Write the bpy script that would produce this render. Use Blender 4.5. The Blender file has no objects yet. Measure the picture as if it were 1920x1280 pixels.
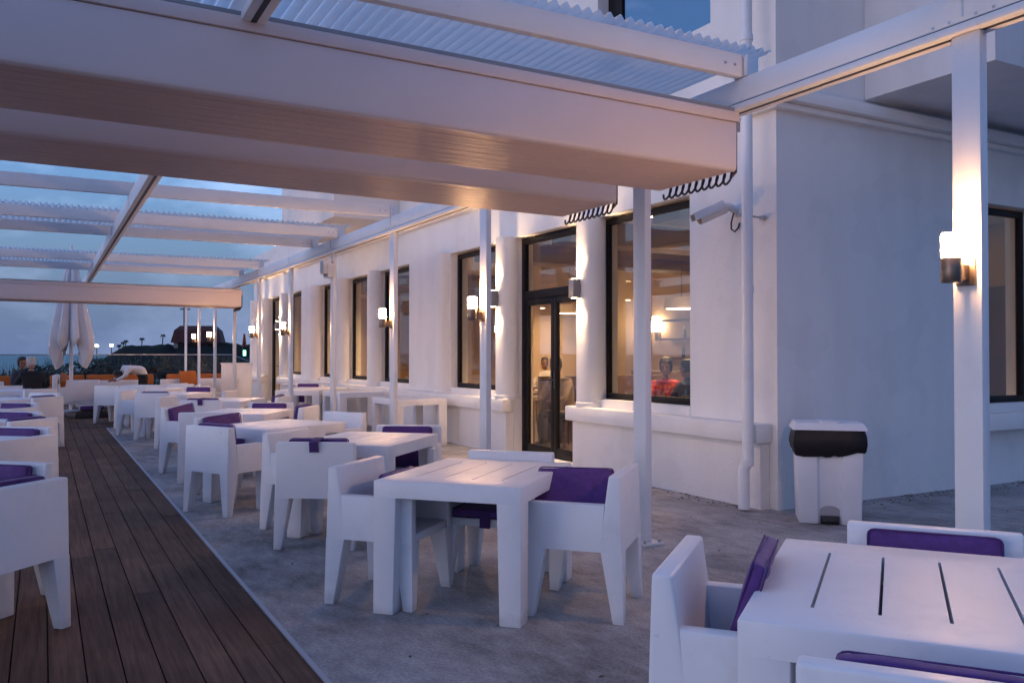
import bpy, bmesh, math, random
from mathutils import Vector, Matrix
random.seed(7)
S = bpy.context.scene
COL = S.collection
PI = math.pi
R = math.radians

# ------------------------------------------------------------------ materials
def mat(name, base, rough=0.5, metal=0.0, spec=0.5, noise=None, bump=None, emit=None, estr=0.0, coat=0.0, sheen=0.0):
    m = bpy.data.materials.new(name); m.use_nodes = True
    nt = m.node_tree; b = nt.nodes['Principled BSDF']
    b.inputs['Base Color'].default_value = (*base, 1)
    b.inputs['Roughness'].default_value = rough
    b.inputs['Metallic'].default_value = metal
    b.inputs['Specular IOR Level'].default_value = spec
    b.inputs['Coat Weight'].default_value = coat
    b.inputs['Sheen Weight'].default_value = sheen
    if emit:
        b.inputs['Emission Color'].default_value = (*emit, 1); b.inputs['Emission Strength'].default_value = estr
    tc = None
    if noise or bump:
        tc = nt.nodes.new('ShaderNodeTexCoord')
    if noise:
        # (scale, amount, detail)
        sc, amt, det = noise
        n = nt.nodes.new('ShaderNodeTexNoise'); n.inputs['Scale'].default_value = sc; n.inputs['Detail'].default_value = det
        nt.links.new(tc.outputs['Object'], n.inputs['Vector'])
        mx = nt.nodes.new('ShaderNodeMix'); mx.data_type = 'RGBA'
        lo = [max(0, c*(1-amt)) for c in base]; hi = [min(1, c*(1+amt)) for c in base]
        mx.inputs[6].default_value = (*lo, 1); mx.inputs[7].default_value = (*hi, 1)
        cr = nt.nodes.new('ShaderNodeValToRGB'); cr.color_ramp.elements[0].position = .3; cr.color_ramp.elements[1].position = .7
        nt.links.new(n.outputs['Fac'], cr.inputs['Fac']); nt.links.new(cr.outputs['Color'], mx.inputs[0])
        nt.links.new(mx.outputs[2], b.inputs['Base Color'])
    if bump:
        sc, st, dist = bump
        n = nt.nodes.new('ShaderNodeTexNoise'); n.inputs['Scale'].default_value = sc; n.inputs['Detail'].default_value = 6
        nt.links.new(tc.outputs['Object'], n.inputs['Vector'])
        bp = nt.nodes.new('ShaderNodeBump'); bp.inputs['Strength'].default_value = st; bp.inputs['Distance'].default_value = dist
        nt.links.new(n.outputs['Fac'], bp.inputs['Height']); nt.links.new(bp.outputs['Normal'], b.inputs['Normal'])
    return m

def glass_mat(name, tint=(.93, .96, .96), ior=1.5, rough=0.0, extra=0.0):
    m = bpy.data.materials.new(name); m.use_nodes = True
    nt = m.node_tree; nt.nodes.clear()
    o = nt.nodes.new('ShaderNodeOutputMaterial'); t = nt.nodes.new('ShaderNodeBsdfTransparent'); g = nt.nodes.new('ShaderNodeBsdfGlossy')
    t.inputs['Color'].default_value = (*tint, 1); g.inputs['Roughness'].default_value = rough
    lw_ = nt.nodes.new('ShaderNodeLayerWeight'); lw_.inputs['Blend'].default_value = .5
    pw_ = nt.nodes.new('ShaderNodeMath'); pw_.operation = 'POWER'; pw_.inputs[1].default_value = 4.5; nt.links.new(lw_.outputs['Facing'], pw_.inputs[0])
    f = nt.nodes.new('ShaderNodeMath'); f.operation = 'MULTIPLY_ADD'; f.inputs[1].default_value = .6; f.inputs[2].default_value = .03; nt.links.new(pw_.outputs[0], f.inputs[0])
    a = nt.nodes.new('ShaderNodeMath'); a.operation = 'ADD'; a.inputs[1].default_value = extra; a.use_clamp = True
    mx = nt.nodes.new('ShaderNodeMixShader')
    nt.links.new(f.outputs[0], a.inputs[0]); nt.links.new(a.outputs[0], mx.inputs[0])
    nt.links.new(t.outputs[0], mx.inputs[1]); nt.links.new(g.outputs[0], mx.inputs[2]); nt.links.new(mx.outputs[0], o.inputs[0])
    return m

def sheet_mat():
    m = bpy.data.materials.new('polycarbonate'); m.use_nodes = True
    nt = m.node_tree; nt.nodes.clear()
    o = nt.nodes.new('ShaderNodeOutputMaterial'); t = nt.nodes.new('ShaderNodeBsdfTransparent'); g = nt.nodes.new('ShaderNodeBsdfGlossy')
    tl = nt.nodes.new('ShaderNodeBsdfTranslucent'); tl.inputs['Color'].default_value = (.93, .93, .93, 1)
    t.inputs['Color'].default_value = (.86, .9, .93, 1); g.inputs['Roughness'].default_value = .12
    lw_ = nt.nodes.new('ShaderNodeLayerWeight'); lw_.inputs['Blend'].default_value = .5
    pw_ = nt.nodes.new('ShaderNodeMath'); pw_.operation = 'POWER'; pw_.inputs[1].default_value = 4.5; nt.links.new(lw_.outputs['Facing'], pw_.inputs[0])
    f = nt.nodes.new('ShaderNodeMath'); f.operation = 'MULTIPLY_ADD'; f.inputs[1].default_value = .3; f.inputs[2].default_value = .03; nt.links.new(pw_.outputs[0], f.inputs[0])
    m1 = nt.nodes.new('ShaderNodeMixShader'); m1.inputs[0].default_value = .62
    m2 = nt.nodes.new('ShaderNodeMixShader')
    nt.links.new(t.outputs[0], m1.inputs[1]); nt.links.new(tl.outputs[0], m1.inputs[2])
    nt.links.new(f.outputs[0], m2.inputs[0]); nt.links.new(m1.outputs[0], m2.inputs[1]); nt.links.new(g.outputs[0], m2.inputs[2])
    nt.links.new(m2.outputs[0], o.inputs[0])
    return m

def emis(name, col, st):
    m = bpy.data.materials.new(name); m.use_nodes = True
    nt = m.node_tree; nt.nodes.clear()
    o = nt.nodes.new('ShaderNodeOutputMaterial'); e = nt.nodes.new('ShaderNodeEmission')
    e.inputs[0].default_value = (*col, 1); e.inputs[1].default_value = st
    nt.links.new(e.outputs[0], o.inputs[0]); return m

def wood_mat():
    m = bpy.data.materials.new('deck_wood'); m.use_nodes = True
    nt = m.node_tree; b = nt.nodes['Principled BSDF']; L = nt.links.new
    tc = nt.nodes.new('ShaderNodeTexCoord'); mp = nt.nodes.new('ShaderNodeMapping')
    mp.inputs['Scale'].default_value = (38, 1.6, 6)
    n = nt.nodes.new('ShaderNodeTexNoise'); n.inputs['Scale'].default_value = 1; n.inputs['Detail'].default_value = 8; n.inputs['Roughness'].default_value = .65
    L(tc.outputs['Object'], mp.inputs[0]); L(mp.outputs[0], n.inputs['Vector'])
    at = nt.nodes.new('ShaderNodeAttribute'); at.attribute_name = 'tone'
    big = nt.nodes.new('ShaderNodeTexNoise'); big.inputs['Scale'].default_value = 1.3; big.inputs['Detail'].default_value = 5
    L(tc.outputs['Object'], big.inputs['Vector'])
    cr = nt.nodes.new('ShaderNodeValToRGB')
    cr.color_ramp.elements[0].position = .25; cr.color_ramp.elements[0].color = (.085, .043, .027, 1)
    cr.color_ramp.elements[1].position = .78; cr.color_ramp.elements[1].color = (.255, .145, .10, 1)
    L(n.outputs['Fac'], cr.inputs[0])
    mu = nt.nodes.new('ShaderNodeMix'); mu.data_type = 'RGBA'; mu.blend_type = 'MULTIPLY'; mu.inputs[0].default_value = 1
    L(cr.outputs[0], mu.inputs[6]); L(at.outputs['Color'], mu.inputs[7])
    mu2 = nt.nodes.new('ShaderNodeMix'); mu2.data_type = 'RGBA'; mu2.blend_type = 'MULTIPLY'; mu2.inputs[0].default_value = .7
    cr2 = nt.nodes.new('ShaderNodeValToRGB'); cr2.color_ramp.elements[0].position = .3; cr2.color_ramp.elements[0].color = (.45, .45, .45, 1)
    cr2.color_ramp.elements[1].position = .68; cr2.color_ramp.elements[1].color = (1.1, 1.1, 1.1, 1)
    L(big.outputs['Fac'], cr2.inputs[0]); L(mu.outputs[2], mu2.inputs[6]); L(cr2.outputs[0], mu2.inputs[7])
    L(mu2.outputs[2], b.inputs['Base Color'])
    b.inputs['Roughness'].default_value = .72; b.inputs['Specular IOR Level'].default_value = .12
    bp = nt.nodes.new('ShaderNodeBump'); bp.inputs['Strength'].default_value = .35; bp.inputs['Distance'].default_value = .004
    L(n.outputs['Fac'], bp.inputs['Height']); L(bp.outputs[0], b.inputs['Normal'])
    return m

def concrete_mat():
    m = bpy.data.materials.new('worn_concrete'); m.use_nodes = True
    nt = m.node_tree; b = nt.nodes['Principled BSDF']; L = nt.links.new
    tc = nt.nodes.new('ShaderNodeTexCoord')
    def noise(sc, det, rough, vec=None, stretch=None):
        n = nt.nodes.new('ShaderNodeTexNoise'); n.inputs['Scale'].default_value = sc; n.inputs['Detail'].default_value = det; n.inputs['Roughness'].default_value = rough
        if stretch:
            mp = nt.nodes.new('ShaderNodeMapping'); mp.inputs['Scale'].default_value = stretch
            mp.inputs['Rotation'].default_value = (0, 0, .6)
            L(tc.outputs['Object'], mp.inputs[0]); L(mp.outputs[0], n.inputs['Vector'])
        else:
            L(tc.outputs['Object'], n.inputs['Vector'])
        return n
    a = noise(1.1, 9, .62); c = noise(7, 10, .72, stretch=(1.5, .6, 1)); f = noise(60, 6, .7)
    cr = nt.nodes.new('ShaderNodeValToRGB')
    e = cr.color_ramp.elements
    e[0].position = .33; e[0].color = (.155, .132, .125, 1); e[1].position = .68; e[1].color = (.60, .57, .55, 1)
    e.new(.5).color = (.38, .35, .34, 1)
    ad = nt.nodes.new('ShaderNodeMath'); ad.operation = 'MULTIPLY_ADD'; ad.inputs[1].default_value = .62
    sb = nt.nodes.new('ShaderNodeMath'); sb.operation = 'MULTIPLY_ADD'; sb.inputs[1].default_value = .45; sb.inputs[2].default_value = -.04
    L(c.outputs['Fac'], sb.inputs[0]); L(a.outputs['Fac'], ad.inputs[0]); L(sb.outputs[0], ad.inputs[2])
    L(ad.outputs[0], cr.inputs[0])
    mu = nt.nodes.new('ShaderNodeMix'); mu.data_type = 'RGBA'; mu.blend_type = 'MULTIPLY'; mu.inputs[0].default_value = .8
    cr2 = nt.nodes.new('ShaderNodeValToRGB'); cr2.color_ramp.elements[0].position = .35; cr2.color_ramp.elements[0].color = (.5, .5, .5, 1)
    cr2.color_ramp.elements[1].position = .62
    L(f.outputs['Fac'], cr2.inputs[0]); L(cr.outputs[0], mu.inputs[6]); L(cr2.outputs[0], mu.inputs[7])
    L(mu.outputs[2], b.inputs['Base Color']); b.inputs['Roughness'].default_value = .78
    bp = nt.nodes.new('ShaderNodeBump'); bp.inputs['Strength'].default_value = .5; bp.inputs['Distance'].default_value = .006
    L(c.outputs['Fac'], bp.inputs['Height']); L(bp.outputs[0], b.inputs['Normal'])
    return m

def stuccomat(name, base, dirt=.12):
    m = bpy.data.materials.new(name); m.use_nodes = True
    nt = m.node_tree; b = nt.nodes['Principled BSDF']; L = nt.links.new
    tc = nt.nodes.new('ShaderNodeTexCoord')
    n1 = nt.nodes.new('ShaderNodeTexNoise'); n1.inputs['Scale'].default_value = .9; n1.inputs['Detail'].default_value = 7
    mp = nt.nodes.new('ShaderNodeMapping'); mp.inputs['Scale'].default_value = (3.5, 3.5, .7)
    L(tc.outputs['Object'], mp.inputs[0]); L(mp.outputs[0], n1.inputs['Vector'])
    cr = nt.nodes.new('ShaderNodeValToRGB'); cr.color_ramp.elements[0].position = .3; cr.color_ramp.elements[1].position = .62
    cr.color_ramp.elements[0].color = (*[c*(1-dirt) for c in base], 1); cr.color_ramp.elements[1].color = (*base, 1)
    L(n1.outputs['Fac'], cr.inputs[0]); L(cr.outputs[0], b.inputs['Base Color'])
    n2 = nt.nodes.new('ShaderNodeTexNoise'); n2.inputs['Scale'].default_value = 45; n2.inputs['Detail'].default_value = 4
    n3 = nt.nodes.new('ShaderNodeTexNoise'); n3.inputs['Scale'].default_value = 4; n3.inputs['Detail'].default_value = 3
    L(tc.outputs['Object'], n2.inputs['Vector']); L(tc.outputs['Object'], n3.inputs['Vector'])
    ad = nt.nodes.new('ShaderNodeMath'); ad.operation = 'MULTIPLY_ADD'; ad.inputs[1].default_value = 3
    L(n3.outputs['Fac'], ad.inputs[0]); L(n2.outputs['Fac'], ad.inputs[2])
    bp = nt.nodes.new('ShaderNodeBump'); bp.inputs['Strength'].default_value = .3; bp.inputs['Distance'].default_value = .008
    L(ad.outputs[0], bp.inputs['Height']); L(bp.outputs[0], b.inputs['Normal'])
    b.inputs['Roughness'].default_value = .85
    # thin hairline cracks and old repair patches
    vo = nt.nodes.new('ShaderNodeTexVoronoi'); vo.feature = 'DISTANCE_TO_EDGE'; vo.inputs['Scale'].default_value = .75
    nd = nt.nodes.new('ShaderNodeTexNoise'); nd.inputs['Scale'].default_value = 2.2; nd.inputs['Detail'].default_value = 6
    vm = nt.nodes.new('ShaderNodeVectorMath'); vm.operation = 'MULTIPLY_ADD'; vm.inputs[1].default_value = (.45, .45, .45)
    L(tc.outputs['Object'], nd.inputs['Vector']); L(nd.outputs['Color'], vm.inputs[0]); L(tc.outputs['Object'], vm.inputs[2]); L(vm.outputs[0], vo.inputs['Vector'])
    ck = nt.nodes.new('ShaderNodeMapRange'); ck.inputs[1].default_value = 0; ck.inputs[2].default_value = .006; ck.inputs[3].default_value = .965; ck.inputs[4].default_value = 1.0
    L(vo.outputs['Distance'], ck.inputs[0])
    pn = nt.nodes.new('ShaderNodeTexNoise'); pn.inputs['Scale'].default_value = 1.7; pn.inputs['Detail'].default_value = 2
    L(tc.outputs['Object'], pn.inputs['Vector'])
    pr = nt.nodes.new('ShaderNodeMapRange'); pr.inputs[1].default_value = .56; pr.inputs[2].default_value = .58; pr.inputs[3].default_value = 1.0; pr.inputs[4].default_value = .965
    L(pn.outputs['Fac'], pr.inputs[0])
    mm = nt.nodes.new('ShaderNodeMath'); mm.operation = 'MULTIPLY'; L(ck.outputs[0], mm.inputs[0]); L(pr.outputs[0], mm.inputs[1])
    mc = nt.nodes.new('ShaderNodeMix'); mc.data_type = 'RGBA'; mc.blend_type = 'MULTIPLY'; mc.inputs[0].default_value = 1
    L(cr.outputs[0], mc.inputs[6]); L(mm.outputs[0], mc.inputs[7]); L(mc.outputs[2], b.inputs['Base Color'])
    return m

M = {}
M['plastic'] = mat('moulded_white_plastic', (.74, .74, .76), .42, noise=(2.2, .035, 5), bump=(160, .12, .001))
def scuff(m, amt=.16, sc=3.0):
    nt = m.node_tree; b = nt.nodes['Principled BSDF']; L = nt.links.new
    tc = nt.nodes.new('ShaderNodeTexCoord'); oi = nt.nodes.new('ShaderNodeObjectInfo')
    va = nt.nodes.new('ShaderNodeVectorMath'); va.operation = 'MULTIPLY_ADD'; va.inputs[1].default_value = (7, 7, 7)
    cb = nt.nodes.new('ShaderNodeCombineXYZ')
    for i in range(3): L(oi.outputs['Random'], cb.inputs[i])
    L(cb.outputs[0], va.inputs[0]); L(tc.outputs['Object'], va.inputs[2])
    n = nt.nodes.new('ShaderNodeTexNoise'); n.inputs['Scale'].default_value = sc; n.inputs['Detail'].default_value = 9; n.inputs['Roughness'].default_value = .68
    L(va.outputs[0], n.inputs['Vector'])
    mr = nt.nodes.new('ShaderNodeMapRange'); mr.inputs[1].default_value = .54; mr.inputs[2].default_value = .72; mr.inputs[3].default_value = 1.0; mr.inputs[4].default_value = 1-amt
    L(n.outputs['Fac'], mr.inputs[0])
    n2 = nt.nodes.new('ShaderNodeTexNoise'); n2.inputs['Scale'].default_value = 26; n2.inputs['Detail'].default_value = 4
    L(va.outputs[0], n2.inputs['Vector'])
    m2 = nt.nodes.new('ShaderNodeMapRange'); m2.inputs[1].default_value = .70; m2.inputs[2].default_value = .74; m2.inputs[3].default_value = 1.0; m2.inputs[4].default_value = 1-amt*1.3
    L(n2.outputs['Fac'], m2.inputs[0])
    # splashes of dirt low on the legs
    sp = nt.nodes.new('ShaderNodeSeparateXYZ'); L(tc.outputs['Object'], sp.inputs[0])
    mz = nt.nodes.new('ShaderNodeMath'); mz.operation = 'MULTIPLY_ADD'; mz.inputs[1].default_value = .30; mz.inputs[2].default_value = -.13; L(n.outputs['Fac'], mz.inputs[0])
    ms = nt.nodes.new('ShaderNodeMath'); ms.operation = 'SUBTRACT'; L(sp.outputs['Z'], ms.inputs[0]); L(mz.outputs[0], ms.inputs[1])
    md = nt.nodes.new('ShaderNodeMapRange'); md.inputs[1].default_value = -.02; md.inputs[2].default_value = .05; md.inputs[3].default_value = .78; md.inputs[4].default_value = 1.0
    L(ms.outputs[0], md.inputs[0])
    p1 = nt.nodes.new('ShaderNodeMath'); p1.operation = 'MULTIPLY'; L(mr.outputs[0], p1.inputs[0]); L(m2.outputs[0], p1.inputs[1])
    p2 = nt.nodes.new('ShaderNodeMath'); p2.operation = 'MULTIPLY'; L(p1.outputs[0], p2.inputs[0]); L(md.outputs[0], p2.inputs[1])
    mc = nt.nodes.new('ShaderNodeMix'); mc.data_type = 'RGBA'; mc.blend_type = 'MULTIPLY'; mc.inputs[0].default_value = 1
    src = b.inputs['Base Color'].links[0].from_socket
    L(src, mc.inputs[6]); L(p2.outputs[0], mc.inputs[7]); L(mc.outputs[2], b.inputs['Base Color'])
    rr_ = nt.nodes.new('ShaderNodeMapRange'); rr_.inputs[1].default_value = .3; rr_.inputs[2].default_value = .7; rr_.inputs[3].default_value = .34; rr_.inputs[4].default_value = .55
    L(n.outputs['Fac'], rr_.inputs[0]); L(rr_.outputs[0], b.inputs['Roughness'])
scuff(M['plastic'], .10)
M['paint'] = mat('painted_white_metal', (.76, .76, .77), .38, noise=(1.5, .04, 4))
scuff(M['paint'], .08, 2.0)
M['plaster'] = stuccomat('white_plaster', (.80, .775, .745), .055)
M['plaster2'] = stuccomat('pale_plaster', (.70, .70, .72), .08)
M['fascia'] = mat('awning_fascia', (.70, .61, .60), .42, noise=(1.2, .04, 4))
M['pleat'] = mat('awning_pleats', (.64, .49, .44), .38, noise=(2, .05, 4))
M['steel'] = mat('brushed_steel', (.42, .42, .43), .35, metal=.9)
M['alu'] = mat('grey_aluminium', (.30, .30, .31), .45, metal=.4)
M['bronze'] = mat('bronze_holder', (.20, .15, .12), .35, metal=.8)
M['dark'] = mat('dark_groove', (.035, .03, .03), .5)
M['frame'] = mat('black_window_frame', (.010, .008, .008), .5, spec=.2)
M['coil'] = mat('dark_coil_cable', (.05, .04, .042), .35)
M['purple'] = mat('purple_cushion_cloth', (.085, .026, .17), .75, noise=(30, .18, 3), bump=(11, .45, .012), sheen=.15)
M['strap'] = mat('purple_strap', (.06, .022, .13), .8)
M['orange'] = mat('orange_cushion_cloth', (.36, .10, .015), .8, noise=(4, .15, 4))
M['wood'] = wood_mat()
M['concrete'] = concrete_mat()
M['edge'] = mat('edge_strip', (.40, .41, .45), .5, metal=.3)
M['glass'] = glass_mat('window_glass', (.86, .86, .84), 1.5, 0.0, .06)
M['clear'] = glass_mat('balustrade_glass', (.80, .86, .86), 1.45)
M['sheet'] = sheet_mat()
M['bin'] = mat('white_bin_plastic', (.70, .70, .73), .4, noise=(3, .05, 4))
M['liner'] = mat('black_bin_liner', (.008, .006, .008), .5, bump=(11, .6, .012), spec=.3)
M['black'] = mat('black_plastic', (.015, .015, .016), .4)
M['lamp'] = emis('lit_lamp_glass', (1.0, .54, .25), 48)
M['wlamp'] = emis('lit_wall_light', (1.0, .68, .36), 10)
M['down'] = emis('lit_downlight', (1.0, .80, .55), 10)
M['far_lamp'] = emis('far_street_lamp', (1.0, .9, .72), 3)
M['green'] = emis('green_signal', (.2, 1.0, .55), 1)
M['amber'] = mat('amber_sign', (.45, .10, .02), .6)
M['canvas'] = mat('white_umbrella_canvas', (.72, .71, .72), .85, noise=(3, .05, 4))
M['skin_dark'] = mat('brown_skin', (.25, .125, .08), .5)
M['skin_fair'] = mat('fair_skin', (.42, .23, .17), .5)
M['hair_dark'] = mat('black_hair', (.012, .010, .010), .6, bump=(60, .6, .01))
M['hair_white'] = mat('white_hair', (.50, .48, .47), .7, bump=(60, .6, .01))
M['suit'] = mat('black_jacket', (.010, .010, .014), .8)
M['navy'] = mat('navy_top', (.018, .02, .035), .8)
M['shirt'] = mat('white_shirt', (.68, .66, .68), .8, bump=(14, .4, .01))
M['beige'] = mat('beige_shirt', (.34, .26, .19), .8, bump=(14, .4, .01))
M['trouser'] = mat('black_trousers', (.012, .012, .013), .8)
M['eye'] = mat('dark_eye', (.01, .008, .008), .3)
M['room_wall'] = mat('cream_room_wall', (.55, .40, .26), .8, noise=(1.5, .05, 4))
M['room_ceiling'] = mat('room_ceiling', (.68, .63, .55), .8)
M['room_beam'] = mat('brown_room_beam', (.16, .085, .05), .55)
M['room_floor'] = mat('dark_room_floor', (.09, .06, .045), .4, noise=(3, .2, 4))
M['room_wood'] = mat('dark_table_wood', (.10, .055, .03), .35)
M['hedge'] = mat('dark_hedge_leaves', (.017, .024, .015), .7)
M['hedge2'] = mat('olive_hedge_leaves', (.030, .036, .020), .7)
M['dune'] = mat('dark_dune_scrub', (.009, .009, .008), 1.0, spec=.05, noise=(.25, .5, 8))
M['bark'] = mat('palm_bark', (.03, .025, .02), .9)
M['tile'] = mat('dark_red_roof', (.075, .020, .014), .8, noise=(2, .25, 5))
M['house'] = mat('brown_house_wall', (.05, .035, .03), .8)
M['palewall'] = mat('pale_house_wall', (.45, .38, .33), .8)
M['plate'] = mat('white_plate', (.7, .68, .64), .3)

def red_print():
    m = bpy.data.materials.new('red_print_cloth'); m.use_nodes = True
    nt = m.node_tree; b = nt.nodes['Principled BSDF']; L = nt.links.new
    tc = nt.nodes.new('ShaderNodeTexCoord'); v = nt.nodes.new('ShaderNodeTexVoronoi'); v.inputs['Scale'].default_value = 16
    L(tc.outputs['Object'], v.inputs['Vector'])
    cr = nt.nodes.new('ShaderNodeValToRGB'); cr.color_ramp.elements[0].color = (.55, .10, .02, 1); cr.color_ramp.elements[0].position = .25
    cr.color_ramp.elements[1].color = (.30, .015, .03, 1); cr.color_ramp.elements[1].position = .5
    L(v.outputs['Distance'], cr.inputs[0]); L(cr.outputs[0], b.inputs['Base Color']); b.inputs['Roughness'].default_value = .8
    return m
M['redprint'] = red_print()

def sea_mat():
    m = mat('evening_sea', (.035, .10, .13), .25)
    nt = m.node_tree; b = nt.nodes['Principled BSDF']
    tc = nt.nodes.new('ShaderNodeTexCoord'); n = nt.nodes.new('ShaderNodeTexNoise'); n.inputs['Scale'].default_value = .12; n.inputs['Detail'].default_value = 8
    nt.links.new(tc.outputs['Object'], n.inputs['Vector'])
    bp = nt.nodes.new('ShaderNodeBump'); bp.inputs['Strength'].default_value = .6; bp.inputs['Distance'].default_value = 1.2
    nt.links.new(n.outputs['Fac'], bp.inputs['Height']); nt.links.new(bp.outputs[0], b.inputs['Normal'])
    return m
M['sea'] = sea_mat()

# ------------------------------------------------------------------ mesh builder
class MB:
    def __init__(s): s.v = []; s.f = []; s.mi = []
    def add(s, vs, fs, mi=0):
        o = len(s.v); s.v += [tuple(v) for v in vs]
        for f in fs: s.f.append(tuple(o+i for i in f)); s.mi.append(mi)
        return s
    def box(s, x0, x1, y0, y1, z0, z1, mi=0, mtx=None):
        vs = [(x0,y0,z0),(x1,y0,z0),(x1,y1,z0),(x0,y1,z0),(x0,y0,z1),(x1,y0,z1),(x1,y1,z1),(x0,y1,z1)]
        if mtx is not None: vs = [mtx @ Vector(v) for v in vs]
        return s.add(vs, [(0,3,2,1),(4,5,6,7),(0,1,5,4),(1,2,6,5),(2,3,7,6),(3,0,4,7)], mi)
    def hexa(s, b, t, mi=0):   # bottom quad, top quad (ccw seen from above)
        return s.add(list(b)+list(t), [(0,3,2,1),(4,5,6,7),(0,1,5,4),(1,2,6,5),(2,3,7,6),(3,0,4,7)], mi)
    def prism_x(s, prof, x0, x1, mi=0):   # profile (y,z), ccw seen from +x
        n = len(prof)
        vs = [(x0, y, z) for y, z in prof] + [(x1, y, z) for y, z in prof]
        fs = [tuple(reversed(range(n))), tuple(range(n, 2*n))]
        for i in range(n):
            j = (i+1) % n; fs.append((i, j, n+j, n+i))
        return s.add(vs, fs, mi)
    def tube(s, pts, r, n=10, mi=0, cap=True):
        pts = [Vector(p) for p in pts]
        rs = r if isinstance(r, (list, tuple)) else [r]*len(pts)
        rings = []; up = None
        for i, p in enumerate(pts):
            a = pts[max(i-1, 0)]; b = pts[min(i+1, len(pts)-1)]
            t = (b-a).normalized()
            if up is None:
                up = Vector((0,0,1)) if abs(t.z) < .9 else Vector((1,0,0))
            x = (up - t*up.dot(t)); x = x.normalized() if x.length > 1e-6 else t.orthogonal().normalized()
            up = x
            y = t.cross(x)
            rings.append([p + (x*math.cos(2*PI*k/n) + y*math.sin(2*PI*k/n))*rs[i] for k in range(n)])
        vs = [v for rg in rings for v in rg]; fs = []
        for i in range(len(pts)-1):
            for k in range(n):
                k2 = (k+1) % n
                fs.append((i*n+k, i*n+k2, (i+1)*n+k2, (i+1)*n+k))
        if cap:
            fs.append(tuple(reversed(range(n)))); fs.append(tuple(range((len(pts)-1)*n, len(pts)*n)))
        return s.add(vs, fs, mi)
    def lathe(s, prof, cx=0, cy=0, n=24, mi=0, sx=1, sy=1, cz=0):   # profile (r,z) bottom to top
        vs = []; fs = []
        for r, z in prof:
            for k in range(n):
                a = 2*PI*k/n; vs.append((cx+r*sx*math.cos(a), cy+r*sy*math.sin(a), cz+z))
        for i in range(len(prof)-1):
            for k in range(n):
                k2 = (k+1) % n
                fs.append((i*n+k, i*n+k2, (i+1)*n+k2, (i+1)*n+k))
        fs.append(tuple(reversed(range(n)))); fs.append(tuple(range((len(prof)-1)*n, len(prof)*n)))
        return s.add(vs, fs, mi)
    def mesh(s, name, mats, bevel=0, seg=2, pred=None, smooth=False, angle=30):
        me = bpy.data.meshes.new(name); me.from_pydata(s.v, [], s.f); me.update()
        for m in mats: me.materials.append(m)
        for p, i in zip(me.polygons, s.mi): p.material_index = i
        bm = bmesh.new(); bm.from_mesh(me)
        bmesh.ops.recalc_face_normals(bm, faces=bm.faces)
        if bevel:
            es = []
            for e in bm.edges:
                if len(e.link_faces) == 2 and e.calc_face_angle(0) > R(angle):
                    if pred is None or pred(e.verts[0].co, e.verts[1].co): es.append(e)
            if es:
                bmesh.ops.bevel(bm, geom=es, offset=bevel, segments=seg, profile=.5, affect='EDGES', clamp_overlap=True)
        for f in bm.faces: f.smooth = smooth or bool(bevel)
        bm.to_mesh(me); bm.free()
        if smooth or bevel:
            try: me.set_sharp_from_angle(angle=R(38))
            except Exception: pass
        return me
    def build(s, name, mats, parent=None, **k):
        if not isinstance(mats, (list, tuple)): mats = [mats]
        return link(name, s.mesh(name, mats, **k), parent)

def link(name, data, parent=None, loc=None, rz=None):
    o = bpy.data.objects.new(name, data); COL.objects.link(o)
    if parent is not None: o.parent = parent
    if loc is not None: o.location = loc
    if rz is not None: o.rotation_euler = (0, 0, rz)
    return o
def tag(o, label=None, cat=None, group=None, kind=None):
    if label: o['label'] = label
    if cat: o['category'] = cat
    if group: o['group'] = group
    if kind: o['kind'] = kind
    return o
def thing(name, label, cat, loc=(0,0,0), rz=0, group=None):
    return tag(link(name, None, None, loc, rz), label, cat, group)
def copy_tree(o, parent=None):
    c = o.copy(); COL.objects.link(c)
    if parent is not None: c.parent = parent
    for ch in list(o.children): copy_tree(ch, c)
    return c
used = set()
def place(proto, loc, rz, label, group=None):
    if proto.name not in used:
        used.add(proto.name); o = proto
    else:
        o = copy_tree(proto)
    o.location = loc; o.rotation_euler = (0, 0, rz); o['label'] = label
    if group: o['group'] = group
    return o

# ------------------------------------------------------------------ camera
YAW = R(28.81); F = 1600.0; CH = 1.45; HY = 664.0
cam = bpy.data.cameras.new('camera'); camo = bpy.data.objects.new('camera', cam); COL.objects.link(camo)
cam.sensor_width = 36; cam.lens = F/1920*36; cam.clip_start = .05; cam.clip_end = 20000
camo.location = (0, 0, CH); camo.rotation_euler = (PI/2 + math.atan((HY-640)/F), 0, -YAW)
S.camera = camo
FX, FY = math.sin(YAW), math.cos(YAW)
def at(px, d, z=0.0):   # world point on the line of sight of image column px, d metres ahead
    u = (px-960)/F
    return Vector((d*(FX+u*FY), d*(FY-u*FX), z))

# ------------------------------------------------------------------ world, sun
w = bpy.data.worlds.new('World'); S.world = w; w.use_nodes = True
nt = w.node_tree; bg = nt.nodes['Background']; L = nt.links.new
sky = nt.nodes.new('ShaderNodeTexSky'); sky.sky_type = 'NISHITA'; sky.sun_disc = False
SUN_EL, SUN_AZ = 2.5, 268.0     # compass style: clockwise from +Y
sky.sun_elevation = R(SUN_EL); sky.sun_rotation = R(SUN_AZ); sky.air_density = 1.0; sky.dust_density = .7; sky.ozone_density = 2.5
tc = nt.nodes.new('ShaderNodeTexCoord')
mp = nt.nodes.new('ShaderNodeMapping'); mp.inputs['Scale'].default_value = (1.5, 1.5, 4.2); mp.inputs['Location'].default_value = (.35, .1, .2)
n1 = nt.nodes.new('ShaderNodeTexNoise'); n1.inputs['Scale'].default_value = 2.1; n1.inputs['Detail'].default_value = 9; n1.inputs['Roughness'].default_value = .58; n1.inputs['Distortion'].default_value = .3
L(tc.outputs['Generated'], mp.inputs[0]); L(mp.outputs[0], n1.inputs['Vector'])
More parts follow.
